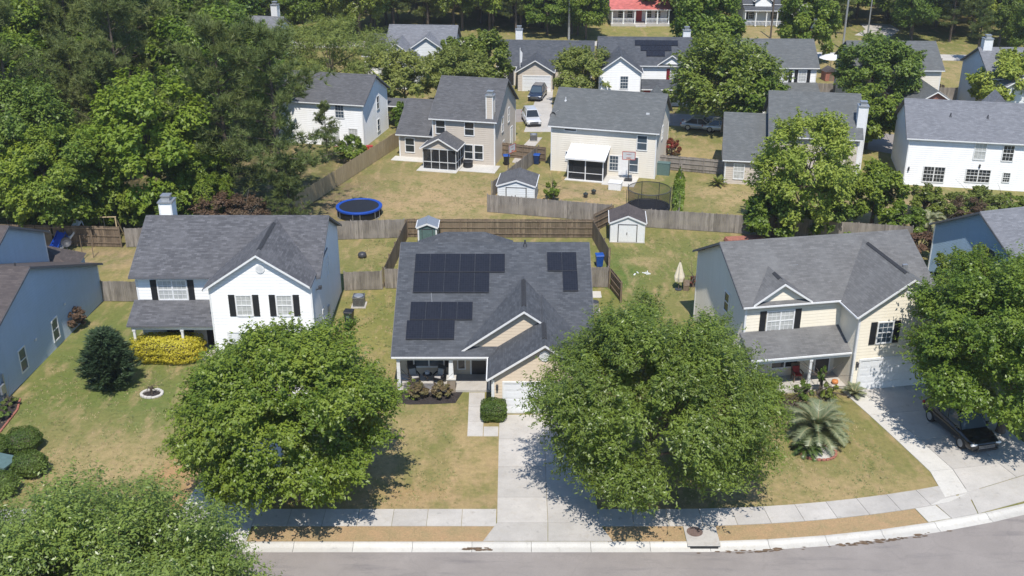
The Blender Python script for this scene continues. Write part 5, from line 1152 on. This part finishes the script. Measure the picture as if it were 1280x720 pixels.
mid(1130,275,1.4,2.0,1.5,L_OAK,'bright bush between dark tree and slate blue house',72,6500,.28,.13,30,'shrub','shrub',zt=.5)
mid(1150,305,1.2,1.5,1.3,L_BRN,'brown orange bush at the corner of the worn grey roof',73,4000,.24,.1,24,'shrub','shrub',zt=.4)
mid(1040,275,1.5,2.4,1.8,L_DARK,'dark bush behind the ridge of the cream house roof',74,6000,.3,.15,30,'shrub','shrub',zt=.5)
mid(1210,350,2.4,2.6,2.5,L_OAK2,'leafy young tree before the slate blue gable wall',75,9000,.28,.12,36)
mid(1255,372,2.8,3.0,3.0,L_OAK,'leafy tree at the right edge before the slate blue house',76,10000,.28,.13,40)
mid(690,238,1.0,.0001+.8,1.0,L_MID,'small dark green bush at the end of the grey shed',77,2600,.2,.11,16,'shrub','shrub',zt=.3)
mid(437,186,1.5,1.7,1.6,L_OAK,'bright green bush at the near end of the white house by the pines',78,5000,.28,.14,26,'shrub','shrub',zt=.4)
mid(505,145,1.6,1.6,1.7,L_OAK,'round green bush in the gap between the white and tan houses',79,4500,.3,.15,24,'shrub','shrub',zt=.4)
mid(840,183,1.0,1.1,1.0,L_RED,'red flowering bush behind the ivory house corner',80,3000,.2,.12,20,'shrub','shrub',zt=.3)
tree((16.2,99.0),'strip of bright green weeds along the low fence between two back yards','weeds',None,'weeds',81,.55,6.5,.7,.6,.2,60,6000,.22,.1,L_OAK,.05,rot=R(-9))
# --- front garden shrubs
def shrub(loc,label,R_,rz,zc,mat,seed,nl=6000,l=.16,w=.08,ncl=40,cat='shrub',name='shrub',**k):
    return tree((loc[0],loc[1]),label,cat,k.pop('group',None),name,seed,R_,k.pop('ry',None),rz,zc,max(.15,zc*.4),ncl,nl,l,w,mat,.06,**k)
def clipped(loc,label,rx,ry,h,mat,seed,boxy=3.0,n=9000,l=.085,w=.05,name='clipped_bush',cat='bush',rot=0):
    """a trimmed bush: leaves packed on a superellipsoid skin"""
    rng=np.random.default_rng(seed); e=empty(name,(loc[0],loc[1],0),rot,label,cat); d=sph(rng,n); d=d/ (np.sum(np.abs(d)**boxy,1,keepdims=True)**(1/boxy))
    wob=1+.075*np.sin(d[:,0:1]*5+seed)*np.cos(d[:,1:2]*6+seed)+.05*np.sin(d[:,2:3]*11); dep=1-rng.random((n,1))**2*.18
    P=d*wob*dep*np.array([rx,ry,h/2])+np.array([0,0,h/2]); ok=P[:,2]>.03
    addmesh('foliage',leaves(rng,P[ok],d[ok],l,w,mat,'foliage',.2,.7),e)
    # dark twig core so that the bush is not see-through
    mb=MB(); mb.lathe([(.02,.02),(.55,.1),(.72,.35),(.72,.6),(.5,.8),(.02,.86)],n=14); co=[(x*rx,y*ry,z*h) for x,y,z in mb.v]; mb.v=co; mb.build('twigs',M['bark'],e)
    MB().tube((0,0,-.1),(0,0,.3),.05).build('stem',M['bark'],e); return e
clipped(G(31,562),'round clipped green bush behind the transformer box',1.05,.95,1.35,L_BOX,1,2.2)
clipped(G(39,592),'round clipped green bush right of the transformer box',1.0,.9,1.3,L_BOX,2,2.2)
clipped(G(2,618),'round clipped green bush cut by the left edge below the transformer box',1.0,.9,1.3,L_BOX,3,2.2)
clipped(G(-8,570),'clipped green bush cut by the left edge above the transformer box',1.0,.9,1.3,L_BOX,4,2.2)
clipped(G(617,523),'square clipped green hedge bush at the corner of the garage',.78,.68,1.25,L_BOX,5,4.5)
clipped(G(211,449),'long bright yellow hedge before the white house porch',2.35,1.1,1.75,L_GOLD,6,4.0,14000,.12,.075,'yellow_hedge','hedge')
shrub(G(522,497),'brownish round shrub in dark mulch, farther from the porch column',.62,.5,.5,L_PINK,7,3500,.11,.06,30)
shrub(G(552,496),'brownish round shrub in dark mulch, nearest the porch column',.62,.5,.5,L_PINK,8,3500,.11,.06,30)
mb=MB(); pts=[(-7.6,60.86),(-7.5,59.5),(-6.5,59.3),(-5,59.35),(-3.6,59.5),(-3.2,60.86)]; mb.prism([(x,y,-.03) for x,y in pts],(0,0,.06)); struct(mb.build('mulch_bed',M['mulch']))
# big dark conifer shrub
def conifer(loc,label,seed,h,r,mat,n=15000):
    rng=np.random.default_rng(seed); e=empty('conifer_shrub',(loc[0],loc[1],0),0,label,'shrub'); mb=MB(); mb.tube((0,0,-.1),(0,0,h*.9),.12,.02); 
    ns=190; zz=rng.random(ns)**1.1*h*.92+.15; az=rng.uniform(0,6.283,ns); rad=r*np.clip((1-(zz/h))**.62,.08,1)*np.clip(zz/(.22*h),.55,1)*rng.uniform(.75,1.12,ns)
    P=[];O=[]
    for i in range(ns):
        m=n//ns; t=rng.random(m)**.7; d=np.array([math.cos(az[i]),math.sin(az[i]),0]); tip=d*rad[i]+np.array([0,0,zz[i]+.25*rad[i]]); base=np.array([0,0,zz[i]*.92])
        p=base+(tip-base)*t[:,None]+rng.normal(0,1,(m,3))*(.10+.16*(1-t[:,None]))*np.array([1,1,.7]); P.append(p); O.append(np.tile(d+np.array([0,0,.35]),(m,1)))
        if i%4==0: mb.tube(tuple(base),tuple(tip),.03,.01,5,False)
    P=np.concatenate(P);O=unit(np.concatenate(O)); ok=P[:,2]>.05; P,O=P[ok],O[ok]
    nn=len(P); t=unit(O+rng.normal(0,.35,(nn,3))); b=unit(np.cross(t,rng.normal(0,1,(nn,3)))); s=rng.uniform(.7,1.3,(nn,1)); co=np.stack([P-b*.045*s,P+t*.30*s,P+b*.045*s],1)
    addmesh('foliage',mesh_quads('foliage',co,3,mat),e); mb.build('trunk',M['bark'],e); return e
conifer(G(139,484),'dark feathery conifer shrub beside the yellow hedge',5,4.2,2.15,L_JUN,20000)
shrub(G(92,412),'small brownish shrub against the pale blue wall',.95,.8,.85,L_BRN,9,3500,.16,.07,24,bark='bark_pale')
mb=MB(); pts=[G(0,540),G(22,512),G(25,498),G(5,500),G(-20,520),G(-20,545)]; mb.prism([(x,y,-.03) for x,y in pts],(0,0,.06)); struct(mb.build('mulch_bed',M['mulch']))
e=empty('bed_edging',(*G(22,512),0),0,'pinkish brick edging of the small bed by the pale blue wall','edging'); o0=G(22,512); mb=MB()
for a,b in ((G(0,541),G(22,513)),(G(22,513),G(26,497))):
    d=Vector((b[0]-a[0],b[1]-a[1])); n=int(d.length/.24); u=d.normalized()
    for i in range(n): c=Vector(a)+u*(i+.5)*.24; mb.obox((c.x-o0[0],c.y-o0[1]),u,.10,.06,0,.10)
mb.build('brick_row',M['terracotta'],e)
shrub(G(14,508),'low bare plant in the small bed by the pale blue wall',.5,.35,.35,L_OLIVE,10,1200,.14,.05,14)
shrub(G(3,523),'dark green plant at the left edge in the small bed',.5,.4,.4,L_DARK,12,1800,.13,.07,16)
shrub(G(190,493),'tiny plant inside the ring of white stones',.32,.2,.2,L_OLIVE,13,500,.12,.05,8,name='plant',cat='plant')
# --- palms
def palm(loc,label,seed,nf,ln,droop,th,mat,name='palm',leaf=.55,rise=(.1,1.15),lw=.035,bark='bark'):
    rng=np.random.default_rng(seed); e=empty(name,(loc[0],loc[1],0),0,label,'palm'); MB().tube((0,0,-.1),(0,0,th),.2,.16,10).build('trunk',M[bark],e); tri=[]; rb=MB()
    for i in range(nf):
        az=2*math.pi*i*.381966+rng.uniform(-.2,.2); el=rise[0]+(rise[1]-rise[0])*(i/nf)+rng.uniform(-.1,.1); d=np.array([math.cos(az),math.sin(az),0]); p=np.array([0,0,th]); L_=ln*rng.uniform(.8,1.08); ns=12; prev=p
        side=np.array([-d[1],d[0],0])
        for k in range(ns):
            t=k/ns; ang=el-droop*t*t*1.6; q=prev+(d*math.cos(ang)+np.array([0,0,math.sin(ang)]))*L_/ns
            rb.tube(tuple(prev),tuple(q),.022*(1-t)+.006,.02*(1-t)+.005,4,False)
            ll=leaf*math.sin(math.pi*min(1,(t*.86+.14)))**.7
            for m in range(3):
                c=prev+(q-prev)*(m/3)
                for s in (-1,1):
                    dv=unit(side*s*.8+(q-prev)/np.linalg.norm(q-prev)*.55+np.array([0,0,.30+rng.uniform(-.15,.1)])); tip=c+dv*ll*rng.uniform(.85,1.1)-np.array([0,0,.12*ll]); b=unit(q-prev)*lw
                    tri.append((c-b,tip,c+b))
            prev=q
    addmesh('fronds',mesh_quads('fronds',np.array(tri),3,mat),e); rb.build('frond_ribs',M['wood_tan'] if mat==L_PALM else M['bark'],e); return e
palm(G(1019,550),'large pale grey-green feather palm by the cream house porch',3,46,2.35,.95,.7,L_PALM,leaf=.6,rise=(.15,1.35))
palm(G(1008,566),'small dark green sago palm in a white gravel ring',4,26,1.15,.9,.25,L_CYC,'sago_palm',.32,(.05,1.0),.02)
e=empty('brick_ring',(*G(1022,566),0),0,'round red brick edging filled with white gravel under the sago palm','edging')
for i in range(26):
    t=2*math.pi*i/26; mb=MB(); mb.obox((1.05*math.cos(t),.85*math.sin(t)),(-math.sin(t),math.cos(t)),.11,.07,0,.11+random.uniform(-.02,.03)); mb.build('brick',M['terracotta'],e,bevel=.015)
MB().lathe([(.96,.03),(0,.05)],n=20,sy=.8).build('gravel_fill',M['gravel'],e)
palm(G(1067,495),'small spiky palm at the corner of the cream garage',6,18,.9,.6,.2,L_PALM,'palm',.3,(.2,1.2),.02)
palm(G(1182,342),'bushy palm at the foot of the slate blue gable wall',8,26,1.9,1.3,1.2,L_PALM,'palm',.5,(.1,1.2),.03)
palm(G(1160,290),'palm clump between the shrubs behind the worn grey roof',9,24,1.7,1.3,1.0,L_PALM,'palm',.5,(.1,1.2),.03)
palm(G(897,232),'spiky yellowish clump plant by the beige house wall',10,26,1.2,.7,.1,L_OLIVE,'palm',.25,(.3,1.3),.025)
def mids(*a,**k): return mid(*a,**k)
mid(985,508,.5,1.2,.55,L_PINK,'low pinkish flower patch left of the feather palm',82,3000,.12,.07,30,'shrub','shrub',zt=.15)
mid(950,492,1.1,1.7,1.2,L_OAK,'green bush in front of the cream house porch window',83,6000,.18,.1,36,'shrub','shrub',zt=.3)
mid(1004,490,.8,.6,.8,L_DARK,'dark bush before the white porch post of the cream house',84,2000,.15,.09,16,'shrub','shrub',zt=.2)
mid(1037,490,.6,.55,.6,L_OAK2,'leafy plant by the cream house front step',85,1800,.15,.07,14,'shrub','shrub',zt=.2)
mid(866,352,.4,.45,.45,L_RED,'red flowers beside the closed umbrella',86,900,.12,.08,12,'plant','plant',zt=.1)
mid(516,482,.5,.35,.5,L_MID,'potted green plant at the left end of the porch',87,1200,.12,.07,12,'plant','plant',zt=.1)
mid(1028,470,1.4,.35,.7,L_DARK,'dark upright plant by the cream house front door',88,1200,.14,.08,12,'plant','plant',zt=.4)

# --- pines and woodland: a few meshes, copied tree by tree
def pine_mesh(seed,h,r,z0,mat,nt=1500,nb=17):
    rng=np.random.default_rng(seed); mb=MB(); mb.tube((0,0,-.3),(0,0,h*.5),.24,.17,8,False); mb.tube((0,0,h*.5),(0,0,h*.96),.17,.03,8,False); T=[];D=[]
    nbr=64
    for i in range(nbr):
        z=z0+(h-z0)*(i/nbr)**.9; f=(h-z)/(h-z0); ln=r*(.28+.72*math.sin(min(1,f*1.15+.08)*math.pi*.5)**1.1)*rng.uniform(.7,1.12)*(.75 if f>.85 else 1); az=rng.uniform(0,6.283); up=.15+.5*(1-f); d=np.array([math.cos(az),math.sin(az),up])
        b=np.array([0,0,z]); tip=b+d*ln; mb.tube(tuple(b),tuple(tip),.055*(f+.3),.015,5,False)
        for k in range(max(2,nt//nbr)):
            t=rng.uniform(.3,1.05); p=b+d*ln*t+rng.normal(0,1,3)*np.array([.30,.30,.16])*(.4+ln*.22); T.append(p); D.append(unit(d*.5+np.array([0,0,.9])+rng.normal(0,.25,3)))
    for k in range(10): T.append(np.array([0,0,h])+rng.normal(0,.2,3)); D.append(np.array([0,0,1.]))
    T=np.array(T);D=np.array(D); n=len(T); P=np.repeat(T,nb,0); A=np.repeat(D,nb,0); dv=unit(A*.75+sph(rng,n*nb)*.8); ln=rng.uniform(.35,.62,(n*nb,1)); s=unit(np.cross(dv,rng.normal(0,1,(n*nb,3))))*.030
    co=np.stack([P-s,P+dv*ln,P+s],1); me=mesh_quads('crown',co,3,mat)
    tm=bpy.data.meshes.new('trunk'); tm.from_pydata(mb.v,[],mb.f); tm.materials.append(M['bark']); return me,tm
def broad_mesh(seed,R_,rz,zc,zt,mat,nl,l,w,ncl=48,bark='bark',**k):
    rng=np.random.default_rng(seed); P,O,c=crown_pts(rng,R_,R_,rz,zc,ncl,nl,**k); ok=P[:,2]>.3
    return leaves(rng,P[ok],O[ok],l,w,mat,'crown'),trunk_mesh(rng,'trunk',zt,zc,c,.2,M[bark])
PROTO={
 'pine':[pine_mesh(101,15,3.4,3.0,L_PINE),pine_mesh(102,13,3.9,2.0,L_PINE),pine_mesh(103,16,3.0,5.5,L_PINE)],
 'mid':[broad_mesh(201,4.2,5.0,7.0,3,L_MID,27000,.30,.165,60,irr=.3,cs=(.16,.3)),broad_mesh(202,4.8,4.6,6.2,2.4,L_MID,28000,.30,.165,64,irr=.3,cs=(.14,.28)),broad_mesh(203,3.8,6.0,8.0,3,L_MID,27000,.30,.165,60,irr=.35,cs=(.15,.28))],
 'dark':[broad_mesh(211,4.4,5.0,6.8,3,L_DARK,26000,.30,.165,60,irr=.3),broad_mesh(212,4.0,5.6,7.6,3,L_DARK,26000,.30,.165,56,irr=.35)],
 'lime':[broad_mesh(221,3.6,4.2,5.6,2,L_LIME,20000,.30,.16,52,irr=.25),broad_mesh(222,3.2,3.8,5.2,2,L_LIME,19000,.30,.16,46,irr=.25)],
 'oak':[broad_mesh(231,4.4,4.4,6.0,2.2,L_OAK,27000,.30,.15,60,irr=.28),broad_mesh(232,4.0,5.0,7.0,2.6,L_OAK2,27000,.30,.15,56,irr=.3)],
 'brown':[broad_mesh(241,2.6,2.2,3.0,1,L_BRN,6000,.28,.12,36,irr=.3,bark='bark_pale')],
 'pale':[broad_mesh(251,4.4,4.8,6.6,2.4,L_PALE,24000,.31,.14,54,irr=.3,bark='bark_pale')]}
NAMES={'pine':('pine_tree','pine'),'mid':('broadleaf_tree','tree'),'dark':('broadleaf_tree','tree'),'lime':('broadleaf_tree','tree'),'oak':('broadleaf_tree','tree'),'brown':('broadleaf_tree','tree'),'pale':('broadleaf_tree','tree')}
wr=random.Random(5)
def wood(kind,x,y,s,label,group=None,i=None,sz=None):
    i=wr.randrange(len(PROTO[kind])) if i is None else i; c,t=PROTO[kind][i%len(PROTO[kind])]; nm,cat=NAMES[kind]
    e=empty(nm,(x,y,0),wr.uniform(0,6.28),label,cat,group,(s,s,s*(sz or wr.uniform(.92,1.1)))); addmesh('crown',c,e); addmesh('trunk',t,e); return e
def wpx(kind,px,py,h,s,label,group=None,i=None,sz=1): return wood(kind,*G(px,py,h),s,label,group,i,sz)
# trees one can pick out at the edge of the left wood
wpx('pine',345,168,8.0,1.3,'big fuzzy pine at the right edge of the left wood, before the white house',None,1)
wpx('pine',278,150,9.0,1.25,'pine standing behind and left of the big fuzzy pine',None,1,1.05)
wpx('pine',128,132,8.0,.92,'dusky grey-green pine in the middle of the left wood',None,0)
wpx('pine',272,62,10,1.0,'tall pine at the top of the left wood beside the olive tree',None,2)
wpx('lime',188,212,5.2,1.4,'bright yellow-green tree at the front of the left wood',None,0)
wpx('lime',198,122,7.5,.85,'small lime tree peeping up between two pines of the left wood',None,1)
wpx('brown',308,264,2.0,.7,'brown-leaved tree at the foot of the big fuzzy pine',None,0)
wpx('brown',268,268,1.8,.75,'small brown shrub-like tree behind the white house ridge',None,0)
wpx('lime',50,235,4.6,1.0,'low bright tree above the shaded fence at far left',None,1)
wpx('mid',92,235,4.4,.9,'leafy green tree above the play yard fence',None,1)
wpx('mid',252,222,3.6,.72,'green leafy tree right of the bright yellow-green tree',None,0)
wpx('dark',30,190,6.5,1.05,'dark leafy tree at the left photo edge over the shaded fence',None,0)
wpx('pine',360,245,3.2,.5,'small pine at the end of the grey fence beside the trampoline',None,1)
wpx('pine',408,178,2.2,.42,'little pine before the patio door of the white house',None,0)
# the mass of the left wood
gw='trees of the dense wood at upper left'; LB={'mid':'mid green leafy tree in the dense wood at upper left','dark':'dark green leafy tree in the dense wood at upper left','oak':'fresh green leafy tree in the dense wood at upper left','pine':'dusky pine in the dense wood at upper left','lime':'yellow-green tree in the dense wood at upper left'}
k=0
for y in range(97,176,8):
    x=-.43*y-30+wr.uniform(0,4)
    xr=-25 if y<105 else -.235*y-6.5
    while x<xr:
        kd=wr.choices(['mid','dark','oak','pine','lime'],[4,3.2,2,2.2,.5])[0]
        if (y>97 or x<-44) and not (y<108 and -37<x<-24): wood(kd,x+wr.uniform(-1.5,1.5),y+wr.uniform(-3,3),wr.uniform(1.05,1.5)*(1.15 if y>108 else .85),LB[kd],gw)
        x+=wr.uniform(5.0,7.2)
# bushes along the fence in front of the wood
for px in range(0,262,26):
    wpx(wr.choice(['mid','dark','oak']),px+wr.uniform(-8,8),264+wr.uniform(-6,6),1.7,wr.uniform(.34,.5),'low leafy bush tree along the fence under the left wood','bushes along the fence under the left wood',None,.8)
# far belts of trees along the top
gf='trees of the far belt along the top edge'; LF={'pine':'far pine in the belt along the top edge','mid':'far green leafy tree in the belt along the top edge','dark':'far dark leafy tree in the belt along the top edge','oak':'far fresh green tree in the belt along the top edge','pale':'far pale green tree in the belt along the top edge'}
def belt(x0,x1,y0,y1,n,wts,s=(.95,1.4),keep=lambda x,y:True):
    pts=[];tries=0
    while len(pts)<n and tries<n*40:
        tries+=1; x,y=wr.uniform(x0,x1),wr.uniform(y0,y1)
        if keep(x,y) and all((x-a)**2+(y-b)**2>20 for a,b in pts):
            pts.append((x,y)); kd=wr.choices(list(wts),list(wts.values()))[0]; wood(kd,x,y,wr.uniform(*s),LF[kd],gf)
belt(-75,-22,176,196,18,{'mid':3,'dark':2,'oak':3,'pine':1.5})
belt(-26,14,184,194,12,{'pine':5,'mid':2,'dark':2,'oak':1},keep=lambda x,y:not(-22<x<-9 and y<186))
belt(-30,14,194,225,22,{'mid':3,'dark':3,'oak':2,'pine':3})
belt(10,14,178,184,2,{'mid':1,'dark':1},(.8,.95)); belt(26.5,36,190,205,5,{'mid':2,'oak':2,'dark':1}); belt(12,60,203,236,32,{'dark':3,'mid':3,'oak':2,'pine':1})
belt(52,98,172,190,17,{'pine':6,'dark':2,'mid':1,'pale':1},(.85,1.15),keep=lambda x,y:not(54<x<64 and y<190) )
belt(48,110,192,236,40,{'pine':4,'dark':2,'mid':3,'oak':1})
belt(66,100,158,171,9,{'pine':3,'pale':2,'dark':1,'oak':2},(.55,.85))
belt(-110,-60,180,240,26,{'mid':3,'dark':3,'oak':2})
belt(-110,120,238,275,70,{'mid':3,'dark':3,'oak':2,'pine':2},(1.3,1.8))
for px,py,kd,s in ((492,37,'pine',1.0),(438,40,'pine',1.0),(380,44,'oak',.9),(412,42,'oak',.9),(535,36,'pine',.95),(578,38,'pine',1.0),(612,39,'pine',.95),(645,42,'pine',.9),(684,44,'mid',.8),(722,44,'dark',.85)):
    wpx(kd,px,py,0,s,LF.get(kd,LF['mid']),gf)
# ------------------------------------------------------------------ light, sky, camera
w=bpy.data.worlds.new('World'); SC.world=w; w.use_nodes=True; nt=w.node_tree
sky=nt.nodes.new('ShaderNodeTexSky'); sky.sky_type='NISHITA'; sky.sun_disc=False
SEL,SAZ=60.0,177.6
sky.sun_elevation=R(SEL); sky.sun_rotation=R(SAZ); sky.air_density=1.15; sky.dust_density=.0; sky.ozone_density=7.0
bg=nt.nodes['Background']; bg.inputs['Strength'].default_value=.14; nt.links.new(sky.outputs[0],bg.inputs['Color'])
sl=bpy.data.lights.new('sun','SUN'); sl.energy=4.5; sl.angle=R(.5); sl.color=(1,.95,.88); so=bpy.data.objects.new('sun',sl); COL.objects.link(so)
dv=Vector((math.sin(R(SAZ))*math.cos(R(SEL)),math.cos(R(SAZ))*math.cos(R(SEL)),math.sin(R(SEL)))); so.rotation_euler=dv.to_track_quat('Z','Y').to_euler(); so.location=(0,0,80)
cd=bpy.data.cameras.new('camera'); cd.sensor_width=36; cd.lens=36*FPX/1280; cd.clip_end=3000; cd.clip_start=.5
co=bpy.data.objects.new('camera',cd); COL.objects.link(co); co.location=(0,0,CAM_H); co.rotation_euler=(R(90-PITCH),0,0); SC.camera=co
SC.view_settings.view_transform='Standard'; SC.view_settings.look='None'; SC.view_settings.exposure=.19; SC.view_settings.gamma=1; SC.view_settings.use_curve_mapping=False
SC.cycles.max_bounces=6; SC.cycles.transparent_max_bounces=12; SC.cycles.use_denoising=True

# thin summer air between the near street and the far trees
m=bpy.data.materials.new('haze'); m.use_nodes=True; nt=m.node_tree; nt.nodes.remove(nt.nodes['Principled BSDF']); pv=nt.nodes.new('ShaderNodeVolumePrincipled'); pv.inputs['Color'].default_value=(.92,.95,1,1); pv.inputs['Density'].default_value=.00022; pv.inputs['Anisotropy'].default_value=.2
nt.links.new(pv.outputs[0],nt.nodes['Material Output'].inputs['Volume']); hz=MB().box(-420,420,-60,720,-1.2,42).build('haze',m); struct(hz,'stuff')
SC.cycles.volume_bounces=0
